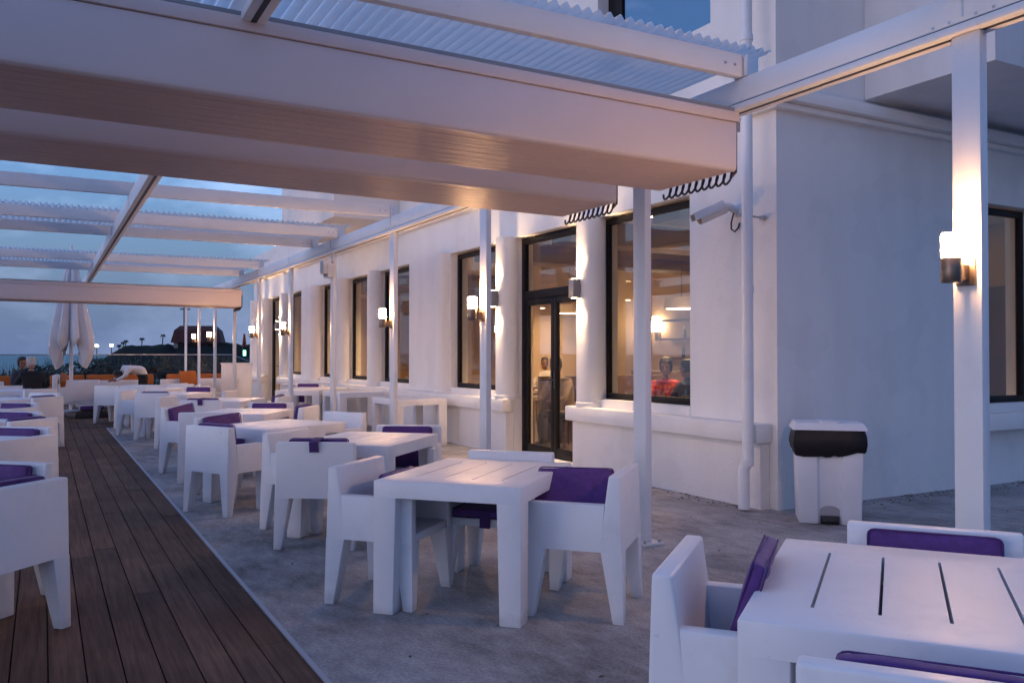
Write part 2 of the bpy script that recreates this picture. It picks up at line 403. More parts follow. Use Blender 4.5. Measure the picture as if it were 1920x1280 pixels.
cr = nt.nodes.new('ShaderNodeValToRGB'); cr.color_ramp.elements[0].position = .50; cr.color_ramp.elements[1].position = .68
cr.color_ramp.elements[1].color = (.8, .8, .8, 1)
L(n1.outputs['Fac'], cr.inputs[0])
mx = nt.nodes.new('ShaderNodeMix'); mx.data_type = 'RGBA'
hs = nt.nodes.new('ShaderNodeHueSaturation'); hs.inputs['Saturation'].default_value = .52; hs.inputs['Value'].default_value = 1.75
h0 = nt.nodes.new('ShaderNodeHueSaturation'); h0.inputs['Saturation'].default_value = 1.02; h0.inputs['Value'].default_value = .95; L(sky.outputs[0], h0.inputs['Color'])
# bank of blue evening cloud along the horizon, turning warm towards the left
sx_ = nt.nodes.new('ShaderNodeSeparateXYZ'); L(tc.outputs['Generated'], sx_.inputs[0])
hr = nt.nodes.new('ShaderNodeMapRange'); hr.interpolation_type = 'SMOOTHSTEP'; hr.inputs[1].default_value = .0; hr.inputs[2].default_value = .33; hr.inputs[3].default_value = .95; hr.inputs[4].default_value = 0.0
L(sx_.outputs['Z'], hr.inputs[0])
hm = nt.nodes.new('ShaderNodeMix'); hm.data_type = 'RGBA'; hm.inputs[7].default_value = (.17, .25, .43, 1)
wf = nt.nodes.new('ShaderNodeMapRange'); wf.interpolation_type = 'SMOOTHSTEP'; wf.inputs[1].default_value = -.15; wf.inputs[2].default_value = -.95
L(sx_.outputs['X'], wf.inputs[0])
wc = nt.nodes.new('ShaderNodeMix'); wc.data_type = 'RGBA'; wc.inputs[6].default_value = (.29, .38, .50, 1); wc.inputs[7].default_value = (2.75, 2.3, 2.05, 1)  # warm glow added to the unseen left horizon to brighten walls facing it
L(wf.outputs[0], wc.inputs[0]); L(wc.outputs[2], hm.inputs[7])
L(hr.outputs[0], hm.inputs[0]); L(h0.outputs[0], hm.inputs[6])
L(hm.outputs[2], hs.inputs['Color']); zc_ = nt.nodes.new('ShaderNodeMapRange'); zc_.interpolation_type = 'SMOOTHSTEP'; zc_.inputs[1].default_value = .42; zc_.inputs[2].default_value = .85; zc_.inputs[4].default_value = .72
L(sx_.outputs['Z'], zc_.inputs[0])
fx_ = nt.nodes.new('ShaderNodeMath'); fx_.operation = 'MAXIMUM'; L(cr.outputs[0], fx_.inputs[0]); L(zc_.outputs[0], fx_.inputs[1])
L(fx_.outputs[0], mx.inputs[0]); L(hm.outputs[2], mx.inputs[6]); L(hs.outputs[0], mx.inputs[7])
# directional sky tint; unseen part behind the viewer dimmed to darken faces towards it
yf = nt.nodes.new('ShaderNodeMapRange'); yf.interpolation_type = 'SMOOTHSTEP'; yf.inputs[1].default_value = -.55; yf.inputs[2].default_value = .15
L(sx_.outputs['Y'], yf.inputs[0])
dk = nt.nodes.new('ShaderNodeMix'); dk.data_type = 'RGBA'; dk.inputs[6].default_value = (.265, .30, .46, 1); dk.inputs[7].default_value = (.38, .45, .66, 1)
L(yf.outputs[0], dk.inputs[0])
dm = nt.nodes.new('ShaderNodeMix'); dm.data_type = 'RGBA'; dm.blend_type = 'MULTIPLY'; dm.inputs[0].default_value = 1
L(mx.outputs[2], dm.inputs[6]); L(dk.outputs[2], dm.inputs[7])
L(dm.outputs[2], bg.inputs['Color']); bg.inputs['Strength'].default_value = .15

sun = bpy.data.lights.new('sun', 'SUN'); so = bpy.data.objects.new('sun', sun); COL.objects.link(so)
sun.energy = .03; sun.angle = R(25); sun.color = (1.0, .72, .52)
el, az = R(8), R(SUN_AZ)
d = Vector((math.sin(az)*math.cos(el), math.cos(az)*math.cos(el), math.sin(el)))
so.rotation_euler = d.to_track_quat('Z', 'Y').to_euler()

S.view_settings.view_transform = 'Standard'; S.view_settings.look = 'None'; S.view_settings.gamma = 1; S.view_settings.exposure = 3.02

# ------------------------------------------------------------------ ground
CX0 = 1.10     # edge between deck and concrete
b = MB(); b.box(CX0+.03, 16, -6, 18.6, -.2, 0)
tag(b.build('concrete_floor', M['concrete']), 'mottled grey concrete terrace floor under the white tables', 'floor', kind='structure')
b = MB(); b.box(CX0+.004, CX0+.028, -6, 18.63, -.19, .006); b.box(CX0+.03, 16, 18.602, 18.63, -.19, .006)
tag(b.build('edge_strip', M['edge']), 'thin pale metal strip between the boards and the concrete', 'edge strip', kind='structure')
# deck boards
b = MB(); tones = []
def boards(x0, x1, y0, y1):
    x = x1
    while x > x0:
        y = y0 - random.uniform(0, 3)
        while y < y1:
            ln = random.uniform(2.2, 4.2); a, c = max(y, y0), min(y+ln, y1)
            if c-a > .03:
                dz = random.uniform(-.0015, .0015)
                b.box(x-.1465, x-.0005, a+.001, c-.0015, -.03, dz); tones.append(random.uniform(.72, 1.12))
            y += ln
        x -= .153
boards(-8, CX0, -6, 30.0); boards(CX0, 9.0, 18.64, 30.0)
me = b.mesh('deck', [M['wood']])
ca = me.color_attributes.new('tone', 'FLOAT_COLOR', 'CORNER')
for p in me.polygons:
    # boards are six faces each, in order; recalc keeps order
    t = tones[p.index//6]
    for li in p.loop_indices: ca.data[li].color = (t, t*random.uniform(.995, 1), t*.98, 1)
tag(link('deck', me), 'dark brown boardwalk of long weathered planks', 'deck', kind='structure')
b = MB(); b.box(-9, CX0, -6, 30.2, -.3, -.06); b.box(CX0, 16, 18.64, 30.2, -.3, -.06)
tag(b.build('deck_base', M['dark']), 'dark ground under the gaps of the boards', 'ground', kind='structure')
b = MB(); b.add([(-9000,-2000,-7),(9000,-2000,-7),(9000,14000,-7),(-9000,14000,-7)], [(0,1,2,3)])
tag(b.build('sea', M['sea']), 'calm blue grey sea at dusk', 'sea', kind='structure')
# dune terrain
b = MB(); nx, ny = 170, 34; vs = []
rd = random.Random(3)
from mathutils import noise as mn
for j in range(ny):
    for i in range(nx):
        dd = 33 + (j/(ny-1))**1.7*330
        az_ = R(-3.5 + i/(nx-1)*70)
        t = max(0, min(1, (i/(nx-1)*70-3.5-.9)/3.6)); t = t*t*(3-2*t)
        h = -7.5 + t*(7.0 + 2.3*min(1, dd/90)*t) + (dd > 60)*t*dd*.0042
        h += t*(mn.noise(Vector((az_*9, dd*.045, 1.3)))*.55 + mn.noise(Vector((az_*60, dd*.15, 4)))*.45 + mn.noise(Vector((az_*170, dd*.3, 8)))*.35)*min(1, dd/70)
        vs.append((math.sin(az_)*dd, math.cos(az_)*dd, h))
fs = [(j*nx+i, j*nx+i+1, (j+1)*nx+i+1, (j+1)*nx+i) for j in range(ny-1) for i in range(nx-1)]
b.add(vs, fs)
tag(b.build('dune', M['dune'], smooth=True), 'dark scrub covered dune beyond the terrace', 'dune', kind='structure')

# ------------------------------------------------------------------ restaurant building
XW = 6.0; CY = 5.78; ZS, ZT = .80, 3.14      # wall face, corner, sill top, window head
XB = 6.32                                     # back of the wall
bld = thing('restaurant_building', 'long white plastered restaurant with round columns and lit windows', 'building', (XW, CY, 0))
def bput(mb, name, mats, parent=bld, **k):
    o = mb.build(name, mats, parent, **k)
    if parent is bld: o.location = (-XW, -CY, 0)
    return o
wins = [(7.0, 8.74), (11.25, 13.05), (14.9, 16.52), (16.86, 18.6), (18.95, 20.8), (22.5, 24.0)]
doors = [(9.1, 10.85), (24.5, 26.3)]
YE = 28.3
wl = MB()
ops = sorted([(a, c, 0) for a, c in wins] + [(a, c, 1) for a, c in doors])
y = CY + .32
for a, c, k in ops:
    wl.box(XW, XB, y, a, 0, ZT); 
    if k == 0: wl.box(XW, XB, a, c, 0, ZS-.003)
    y = c
wl.box(XW, XB, y, YE, 0, ZT)
wl.box(XW, XB, CY+.32, YE, ZT, 3.74)                                   # header
wl.box(XW, 14, CY, CY+.32, 0, .797, 0)
rx0, rx1 = 9.0, 10.1
wl.box(XW, rx0, CY, CY+.32, .797, 3.74); wl.box(rx1, 14, CY, CY+.32, .797, 3.74); wl.box(rx0, rx1, CY, CY+.32, ZT, 3.74)
wl.box(XW, XB, CY+.32, 19.3, 3.92, 4.86)
# upper storey with window opening
wl.box(XW, XB, CY+.32, 6.67, 4.86, 9); wl.box(XW, XB, 8.7, 19.3, 4.86, 9); wl.box(XW, XB, 6.67, 8.7, 6.6, 9)
wl.box(XW, 14, CY, CY+.32, 3.92, 9)
wl.box(XW, XB, 19.3, YE, 3.92, 4.60)                                  # parapet
wl.box(XB, 14, YE-.3, YE, 0, 4.60); wl.box(XB, 14, 18.9, 19.3, 4.60, 9)
bput(wl, 'wall', M['plaster'])
c_ = MB()   # cornice moulding
c_.box(XW-.07, 14, CY-.07, YE+.04, 3.74, 3.80); c_.box(XW-.14, 14, CY-.14, YE+.1, 3.803, 3.92)
bput(c_, 'cornice', M['plaster'], bevel=.012)
s_ = MB(); s_.box(XB, 13.9, 9.0, YE-.3, 4.2, 4.25); bput(s_, 'roof', M['plaster'])
# balcony over the right recess
ba = MB(); ba.box(7.22, 14, 4.43, CY-.002, 4.0, 9); bput(ba, 'balcony', M['plaster2'], bevel=.01)
by = MB(); by.box(4.7, XW-.002, 15.4, 19.3, 4.0, 9); bput(by, 'bay', M['plaster'], bevel=.01)
# sills with plinths
for ya, yb in ((CY+.06, 9.16), (10.83, 24.4), (26.32, YE)):
    m = MB(); m.box(XW-.2, XW-.003, ya, yb, .62, ZS); so_ = bput(m, 'sill', M['plaster'], bevel=.015)
    m = MB(); m.box(XW-.12, XW-.004, ya+.04, yb-.06, 0, .617); bput(m, 'plinth', M['plaster'])
m = MB(); m.box(rx0-.25, rx1+.3, CY-.2, CY-.003, .62, ZS); bput(m, 'sill', M['plaster'], bevel=.015)
# columns (round, standing on the sill)
cols = [8.85, 11.02, 13.27, 16.69, 18.77, 20.97, 24.1, 26.5, 27.95]
for y in cols:
    m = MB(); m.lathe([(.20, ZS+.001), (.20, ZS+.05), (.19, ZS+.06), (.188, ZT+.0), (.188, ZT+.02)], XW, y, 36)
    bput(m, 'column', M['plaster'], smooth=True)
# windows
def window(y0, y1, x=XW+.12, z0=ZS+.1, z1=ZT-.02, mull=None, name='window'):
    f = MB(); t = .075
    f.box(x, x+.06, y0, y1, z0, z0+t); f.box(x, x+.06, y0, y1, z1-t, z1)
    f.box(x, x+.06, y0, y0+t, z0+t, z1-t); f.box(x, x+.06, y1-t, y1, z0+t, z1-t)
    fr = bput(f, name, M['frame'], bevel=.004)
    g = MB(); g.box(x+.024, x+.034, y0+t-.004, y1-t+.004, z0+t-.004, z1-t+.004); p = g.build('pane', M['glass'], fr)
    sl = MB(); sl.box(XW+.003, XB, y0, y1, ZS-.002, z0-.002); bput(sl, 'window_ledge', M['plaster'])
    return fr
for a, c in wins: window(a+.01, c-.01)
# right hand window in the face that looks along the terrace
f = MB(); t = .075; yy = CY+.10
f.box(rx0, rx1, yy, yy+.06, .9, .9+t); f.box(rx0, rx1, yy, yy+.06, ZT-t-.02, ZT-.02)
f.box(rx0, rx0+t, yy, yy+.06, .9+t, ZT-t-.02); f.box(rx1-t, rx1, yy, yy+.06, .9+t, ZT-t-.02)
fr = bput(f, 'window', M['frame'], bevel=.004)
g = MB(); g.box(rx0+t-.004, rx1-t+.004, yy+.024, yy+.034, .9+t-.004, ZT-t-.016); g.build('pane', M['glass'], fr)
sl = MB(); sl.box(rx0, rx1, CY+.003, CY+.32, .797, .898); bput(sl, 'window_ledge', M['plaster'])
# upper window
f = MB(); f.box(XW+.16, XW+.22, 6.67, 8.7, 4.86, 4.93); f.box(XW+.16, XW+.22, 8.42, 8.7, 4.93, 6.6); f.box(XW+.16, XW+.22, 6.67, 6.74, 4.93, 6.6)
fr = bput(f, 'window', M['frame'])
g = MB(); g.box(XW+.184, XW+.194, 6.735, 8.425, 4.925, 6.6); g.build('pane', glass_mat('upper_pane', (.25, .3, .34), 1.5, 0, .35), fr)
# glass doors
def door(y0, y1):
    x = XW+.13; t = .09
    f = MB()
    f.box(x, x+.07, y0, y1, ZT-t-.01, ZT-.01); f.box(x, x+.07, y0, y0+t, .03, ZT-t-.01); f.box(x, x+.07, y1-t, y1, .03, ZT-t-.01)
    f.box(x, x+.07, y0+t, y1-t, 2.24, 2.36); f.box(x, x+.07, y0+t, y1-t, 0, .03)
    d = bput(f, 'door_frame', M['frame'], bevel=.004)
    g = MB(); g.box(x+.03, x+.04, y0+t-.004, y1-t+.004, 2.356, ZT-t-.006); g.build('pane', M['glass'], d)
    ym = (y0+y1)/2
    for s, (a, c) in enumerate(((y0+t+.003, ym-.003), (ym+.003, y1-t-.003))):
        q = MB(); t2 = .075
        q.box(x+.008, x+.062, a, a+t2, .035, 2.236); q.box(x+.008, x+.062, c-t2, c, .035, 2.236)
        q.box(x+.008, x+.062, a+t2, c-t2, 2.15, 2.236); q.box(x+.008, x+.062, a+t2, c-t2, .035, .17)
        lf = bput(q, 'door', M['frame'], bevel=.004)
        g = MB(); g.box(x+.03, x+.04, a+t2-.004, c-t2+.004, .166, 2.154); g.build('pane', M['glass'], lf)
        hy = c-.037 if s == 0 else a+.037
        h = MB(); h.box(x-.008, x+.007, hy-.02, hy+.02, .98, 1.22); h.tube([(x-.005, hy, 1.1), (x-.05, hy, 1.1), (x-.055, hy+(.12 if s else -.12), 1.1)], .010, 8)
        h.build('handle', M['black'], lf, smooth=True)
for a, c in doors: door(a, c)
# door step
for a, c in doors:
    m = MB(); m.box(XW-.05, XB, a+.005, c-.005, .0, .028); bput(m, 'threshold', M['plaster2'])
# rooms
rm = MB(); rm.box(XB+.01, 12.5, CY+.36, YE-.34, -.02, .02); bput(rm, 'room_floor', M['room_floor'])
rm = MB(); rm.box(XB+.003, 12.5, CY+.325, YE-.305, 3.32, 3.38); bput(rm, 'room_ceiling', M['room_ceiling'])
rm = MB(); rm.box(12.0, 12.1, CY+.33, YE-.34, .02, 3.32); rm.box(XB+.003, 12, YE-.4, YE-.31, .02, 3.32)
rm.box(8.6, 12, 15.6, 15.7, .02, 3.32)
bput(rm, 'room_wall', M['room_wall'])
rm = MB(); rm.box(6.9, 9.4, 11.6, 11.7, .02, 1.10); rm.box(10.6, 11.2, 8.0, 14.2, .02, 1.12)
bput(rm, 'bar_counter', M['room_wood'], bevel=.01)
rm = MB()
for z in (1.35, 1.75, 2.15): rm.box(11.7, 11.99, 9.0, 14.6, z, z+.04)
rm.box(11.72, 11.99, 6.6, 7.6, .02, 2.4)
bput(rm, 'shelf', M['room_wood'])
for y0 in (7.6, 9.9, 12.4, 18, 21):
    rm = MB(); rm.box(XB+.05, 11.98, y0, y0+.5, 3.0, 3.318); bput(rm, 'ceiling_beam', M['room_beam'])
# rainwater pipe on the corner
PX, PY = XW-.262, 5.89
m = MB(); m.tube([(PX, PY, 9), (PX, PY, .50)], .052, 18)
m.tube([(PX, PY, .56), (PX, PY, .47), (PX-.035, PY+.02, .38), (PX-.035, PY+.02, .02)], .052, 18)
for z in (4.4, 2.05, .45): m.tube([(PX-(.01 if z < .6 else 0), PY, z-.03), (PX-(.01 if z < .6 else 0), PY, z+.03)], .060, 18)
pd = bput(m, 'downpipe', M['paint'], smooth=True)
m = MB(); m.tube([(XW-.03, 5.93, 2.72), (XW-.03, 5.93, 2.76)], .03, 12); m.tube([(PX, PY, 2.74), (XW+.0, 5.93, 2.74)], .010, 8); m.build('pipe_clip', M['steel'], pd)

# up and down wall lights on the columns (real lamps above and below)
def wall_light(y, label, x=XW-.19):
    t = thing('wall_light', label, 'wall light', (x, y, 2.26), 0, 'up and down lights on the columns')
    m = MB(); m.box(-.115, -.012, -.055, .055, -.115, .115); m.build('housing', M['alu'], t, bevel=.004)
    m = MB(); m.box(-.014, .02, -.04, .04, -.06, .06); m.build('bracket', M['alu'], t)
    for s in (-1, 1):
        m = MB(); m.lathe([(.038, 0), (.038, .004)], -.063, 0, 16, cz=.1155*s - (.004 if s < 0 else 0)); m.build('lens', M['wlamp'], t)
        l = bpy.data.lights.new('wall_light_lamp', 'SPOT'); l.energy = WL; l.color = (1, .66, .36); l.spot_size = R(105); l.spot_blend = .7; l.shadow_soft_size = .03
        lo = bpy.data.objects.new('wall_light_lamp', l); COL.objects.link(lo); lo.parent = t; lo.location = (-.063, 0, .135*s)
        lo.rotation_euler = (0 if s < 0 else PI, 0, 0)
WL = 14.0; RL = 1.6
WL = WL
wall_light(8.85, 'grey box light on the round column right of the glass door')
wall_light(11.02, 'grey box light on the column left of the near glass door, half behind a post')
wall_light(24.1, 'small box light on the column right of the far doorway')
wall_light(26.5, 'small box light on the column left of the far doorway')

# security camera
t = thing('security_camera', 'white bullet security camera pointing left beside the rainwater pipe', 'security camera', (XW, 6.27, 2.86)); t.scale = (1.15, 1.15, 1.2)
m = MB(); m.lathe([(.055, 0), (.055, .03), (.045, .035)], 0, 0, 18)
m.v = [(-z, x, y) for x, y, z in m.v]; m.build('mount', M['paint'], t, smooth=True)
m = MB(); m.tube([(-.03, 0, 0), (-.10, .02, .03), (-.15, .05, .03)], [.035, .033, .028], 12); m.build('bracket', M['paint'], t, smooth=True)
m = MB(); m.tube([(-.12, .045, .025), (-.335, .125, -.075)], .05, 18); m.build('housing', M['paint'], t, smooth=True)
m = MB(); m.tube([(-.334, .1247, -.0746), (-.340, .127, -.0775)], .043, 18); m.build('lens', M['black'], t, smooth=True)
m = MB(); sv = Vector((-.215, .08, -.10)).normalized(); sn = Vector((0,0,1)); sn = (sn-sv*sn.dot(sv)).normalized(); ss_ = sv.cross(sn)
q0, q1 = Vector((-.13, .049, .02)), Vector((-.375, .14, -.094))
m.add([q+ss_*a*.057+sn*h for q in (q0, q1) for a, h in ((-1, .0), (-.8, .055), (.8, .055), (1, .0))]+[q+ss_*a*.062+sn*h for q in (q0, q1) for a, h in ((-1, .0), (-.8, .062), (.8, .062), (1, .0))], [(0,1,5,4),(1,2,6,5),(2,3,7,6),(8,12,13,9),(9,13,14,10),(10,14,15,11),(0,8,9,1),(1,9,10,2),(2,10,11,3),(4,5,13,12),(5,6,14,13),(6,7,15,14),(0,4,12,8),(3,11,15,7)]); m.build('sunshield', M['paint'], t, smooth=True)
m = MB(); m.tube([(-.06, 0, -.02), (-.07, .02, -.10), (-.06, .03, -.15), (-.03, .02, -.17), (-.01, 0, -.14), (-.004, -.01, -.10)], .007, 8); m.build('cable', M['black'], t, smooth=True)

# pedal bin
t = thing('pedal_bin', 'white pedal bin with black liner hanging out under its lid by the corner', 'bin', at(1550, 7.48), -YAW-R(14)); t.scale = (1.02, 1, 1.035)
bw, bd, bh = .27, .20, .82
m = MB()
pf = [(-bw, -bd), (-.10, -bd), (-.088, -bd+.025), (.088, -bd+.025), (.10, -bd), (bw, -bd), (bw, bd), (-bw, bd)]
k0 = .92
vs = [(x*k0, y*k0, 0) for x, y in pf] + [(x, y, .74) for x, y in pf]; n = len(pf)
m.add(vs, [tuple(reversed(range(n))), tuple(range(n, 2*n))] + [(i, (i+1) % n, n+(i+1) % n, n+i) for i in range(n)])
m.build('bin_body', M['bin'], t, bevel=.012)
m = MB(); m.hexa([(-bw-.03, -bd-.03, .775), (bw+.03, -bd-.03, .775), (bw+.03, bd+.03, .775), (-bw-.03, bd+.03, .775)], [(-bw-.0, -bd+.0, .835), (bw+.0, -bd+.0, .835), (bw+.0, bd+.0, .835), (-bw, bd, .835)])
m.box(-.07, .07, -bd+.03, bd-.03, .834, .845)
m.build('lid', M['bin'], t, bevel=.014)
m = MB(); rr = random.Random(5); n = 40; rings = []
for zz, gr in ((.774, .010), (.72, .026), (.66, .030), (.60, .020), (.575, .012)):
    ring = []
    for i in range(n):
        a = 2*PI*i/n; ca_, sa_ = math.cos(a), math.sin(a)
        q = max(abs(ca_)/(bw+gr), abs(sa_)/(bd+gr)); rx = min(1/q, 1/(((abs(ca_)/(bw+gr))**14+(abs(sa_)/(bd+gr))**14)**(1/14)))
        k = 1+rr.uniform(-.012, .016)
        ring.append((ca_*rx*k, sa_*rx*k, zz + (rr.uniform(-.01, .01)+.022*math.cos(2*a+.6) if zz < .6 else 0)))
    rings.append(ring)
vs = [v for r_ in rings for v in r_]
m.add(vs, [(j*n+i, j*n+(i+1) % n, (j+1)*n+(i+1) % n, (j+1)*n+i) for j in range(len(rings)-1) for i in range(n)])
m.build('liner', M['liner'], t, smooth=True)
m = MB(); arc = [(-.085, 0), (.085, 0), (.085, .10)] + [(.085*math.cos(a), .10+.05*math.sin(a)) for a in [PI*i/10 for i in range(1, 10)]] + [(-.085, .10)]
n = len(arc); yb = -bd*k0
m.add([(x, yb+.018, z+.001) for x, z in arc]+[(x, yb+.035, z+.001) for x, z in arc], [tuple(range(n)), tuple(reversed(range(n, 2*n)))]+[(i, n+i, n+(i+1) % n, (i+1) % n) for i in range(n)])
m.build('pedal_recess', mat('grey_recess', (.33, .32, .34), .6), t)
m = MB(); m.box(-.06, .06, yb-.04, yb+.06, .02, .05); m.box(-.075, .075, yb-.005, yb+.02, .0, .07); m.build('pedal', M['black'], t, bevel=.006)
# ------------------------------------------------------------------ pergola
XP = 4.05; PY0, PS = 2.62, 2.66
pg = thing('pergola', 'white metal pergola with slim posts, long beams and corrugated clear strips', 'pergola', (XP, PY0, 0))
def pput(mb, name, mats, parent=pg, **k):
    o = mb.build(name, mats, parent, **k)
    if parent is pg: o.location = (-XP, -PY0, 0)
    return o
posts = [PY0+PS*k for k in range(11)]
for y in posts:
    m = MB(); m.box(XP-.03, XP+.03, y-.075, y+.075, .02, 3.05); m.box(XP-.09, XP+.11, y-.13, y+.13, 0, .022)
    po = pput(m, 'post', M['paint'], bevel=.005)
    m = MB()
    for sx in (-.06, .08):
        for sy in (-.1, .1): m.lathe([(.012, 0), (.012, .018), (.006, .022)], XP+sx, y+sy, 8, cz=.021)
    m.v = [(x-0, yy-0, z) for x, yy, z in m.v]; m.build('anchor_bolt', M['steel'], po)
def beam(x, w, y0, y1, name):
    m = MB(); m.box(x-w/2, x+w/2, y0, y1, 3.104, 3.26)
    o = pput(m, name, M['paint'], bevel=.006)
    m = MB(); m.box(x-w/2-.02, x+w/2+.02, y0, y1, 3.05, 3.092); m.build('awning_rail', M['paint'], o, bevel=.004)
    m = MB(); m.box(x-w/2+.004, x+w/2-.004, y0, y1, 3.092, 3.104); m.build('rail_groove', M['dark'], o)
    m = MB(); m.box(x-.014, x+.014, y0, y1, 3.0485, 3.0495); m.build('rail_slot', M['dark'], o)
    m = MB()
    for y in posts:
        if y0 < y < y1:
            for dy in (-.16, -.07, .07, .16):
                for dz in (3.122,):
                    m.box(x-w/2-.004, x-w/2+.0, y+dy-.007, y+dy+.007, dz-.007, dz+.007)
            m.box(x-w/2-.0035, x-w/2, y-.004, y+.004, 3.13, 3.258)
    m.build('bolt', M['steel'], o)
beam(XP, .10, -3.2, 30.0, 'main_beam')
beam(.88, .075, -3.2, 30.0, 'middle_beam')
beam(-2.32, .10, -3.2, 30.0, 'outer_beam')
def cross(y, z0=3.262, z1=3.41, w=.06):
    m = MB(); m.box(-2.4, XP-.055, y-w/2, y+w/2, z0, z1); o = pput(m, 'cross_beam', M['paint'], bevel=.005)
    m = MB(); m.box(XP-.054, XP+.05, y-.07, y+.05, z0+.0, z1-.01); m.box(XP-.054, XP+.0, y-w/2-.014, y-w/2-.002, z0, z1-.02); m.build('end_bracket', M['paint'], o, bevel=.003)
    m = MB()
    for dx in (.12, .2):
        m.lathe([(.009, 0), (.009, .006)], 0, 0, 8); 
    m.v = [(XP-.12-(.08 if i >= 16 else 0)+v[0], y-w/2-.006+v[2], z0+.07+v[1]) for i, v in enumerate(m.v)]
    m.build('bolt', M['steel'], o)
for y in (2.66, 4.17, 10.62, 12.9, 14.36, 18.4, 20.45): cross(y)
def sheet(y0, y1, z=3.425, x0=-2.5, x1=4.22):
    pitch, amp, k = .076, .019, 8
    n = int((x1-x0)/pitch*k); vs = []
    for i in range(n+1):
        x = x0+(x1-x0)*i/n; zz = z+amp+amp*math.sin(2*PI*(x-x0)/pitch)
        vs += [(x, y0, zz), (x, y1, zz-.03*(y1-y0)*0), (x, y0, zz+.003), (x, y1, zz+.003)]
    fs = []
    for i in range(n):
        a, c = 4*i, 4*i+4
        fs += [(a, a+1, c+1, c), (a+2, c+2, c+3, a+3), (a, c, c+2, a+2), (a+1, a+3, c+3, c+1)]
    m = MB(); m.add(vs, fs); pput(m, 'roof_sheet', M['sheet'], smooth=True)
sheet(4.10, 6.7); sheet(12.84, 14.7); sheet(18.34, 20.9)

# retractable awnings, folded
def awning(y, label, x1=4.0, coil=True, x0=-2.26, depth=.80, zb=2.68, ztop=3.045, trim=True, gap=0.0):
    t = thing('folded_awning', label, 'awning', ((x0+x1)/2, y, zb), 0, 'folded awnings under the pergola beams')
    X0, X1 = x0-(x0+x1)/2, x1-(x0+x1)/2
    H = ztop-zb
    m = MB()
    prof = [(0, .04), (.004, .012), (.018, 0), (.036, .0), (.036, H-.045), (.0, H-.045)]
    m.prism_x(prof, X0, X1); m.build('fascia', M['fascia'], t, bevel=.004)
    m = MB(); m.prism_x([(-.012, H-.040), (.05, H-.040), (.05, H+.03), (-.004, H+.03), (-.012, H+.02)], X0, X1+.012); m.build('top_trim', M['fascia'], t, bevel=.004)
    m = MB(); m.box(X0, X1-.02, -.004, .04, H+.031, H+.05); m.build('flashing', M['alu'], t)
    # pleats
    m = MB(); n = 20; p = (depth-.045)/n; prof = []
    for i in range(n):
        for k in range(6):
            a = PI*k/6; prof.append((.04+p*(i+.5-.5*math.cos(a)), .010-.011*math.sin(a) + .002*math.sin(i*2.3)))
    prof += [(depth, .012), (depth, H-.06), (.04, H-.06)]
    m.prism_x(prof, X0+.01, X1-.012); m.build('pleats', M['pleat'], t, smooth=True)
    if coil:
        m = MB(); pts = []; turns = 10; L0 = depth-.10
        for i in range(turns*10+1):
            a = 2*PI*i/10; pts.append((X1-.005+.012*math.sin(a), .03+L0*i/(turns*10)+.020*math.cos(a), -.035+.040*math.sin(a)))
        m.tube(pts, .0085, 6, cap=True)
        m.tube([pts[0], (X1+.02, .03, .0), (X1+.02, .03, H-.05)], .010, 8)
        m.build('coil_cable', M['coil'], t, smooth=True)
        m = MB(); m.box(X1+.002, X1+.03, .0, .045, H-.10, H-.04); m.build('cable_clamp', M['alu'], t)
    t.rotation_euler = (0, R(.45), 0)
    return t
awning(4.20, 'nearest folded awning, its wide pinkish front board crossing the whole top of the picture')
awning(5.50, 'folded awning just behind the nearest one, mostly hidden by it', x1=3.97, depth=.80, zb=2.67, ztop=3.0)
awning(20.2, 'distant folded awning with pink lit front board in front of the closed umbrella', x1=4.0, zb=2.565, ztop=2.93, depth=.9)

# sconces on posts
sc = thing('wall_sconce', 'x', 'wall lamp', (0,0,0), 0, 'lit glass lamps on the pergola posts')
m = MB(); m.box(-.016, 0, -.05, .05, -.14, -.0); m.build('back_plate', M['bronze'], sc, bevel=.003)
m = MB(); m.lathe([(.045, -.13), (.048, -.125), (.048, -.012), (.045, -.008)], -.122, 0, 24); m.box(-.09, -.014, -.022, .022, -.115, -.04); m.build('lamp_holder', M['bronze'], sc, smooth=True)
m = MB(); m.lathe([(.040, -.007), (.047, .0), (.047, .105), (.043, .112)], -.122, 0, 24); m.build('lamp_shade', M['lamp'], sc, smooth=True)
for k, lb in ((0, 'lit glass lamp on the big white post at the right edge of the terrace'), (2, 'lit glass lamp on the post in front of the near glass door'),
              (3, 'lit glass lamp on the post before the third and fourth windows'), (5, 'lit glass lamp on the paired posts left of the recessed far window'),
              (6, 'lit glass lamp on the post beside the end of the white wall'), (8, 'right one of two lamps glowing before the distant red roofed hut'),
              (9, 'left one of two lamps glowing before the distant red roofed hut')):
    place(sc, (XP-.03, posts[k], 1.93), 0, lb)
# floodlight box on a post head
t = thing('floodlight', 'pale square floodlight box clamped to the head of a pergola post', 'floodlight', (XP-.03, posts[4], 2.82))
m = MB(); m.box(-.16, -.03, -.10, .10, -.10, .12); m.build('housing', M['paint'], t, bevel=.01)
m = MB(); m.box(-.166, -.161, -.08, .08, -.08, .10); m.build('front_glass', mat('dull_lamp_glass', (.42, .46, .46), .15), t)
m = MB(); m.box(-.10, .0, -.13, -.112, -.13, .06); m.box(-.10, .0, .112, .13, -.13, .06); m.box(-.10, -.0, -.13, .13, -.15, -.13); m.build('bracket', M['paint'], t)
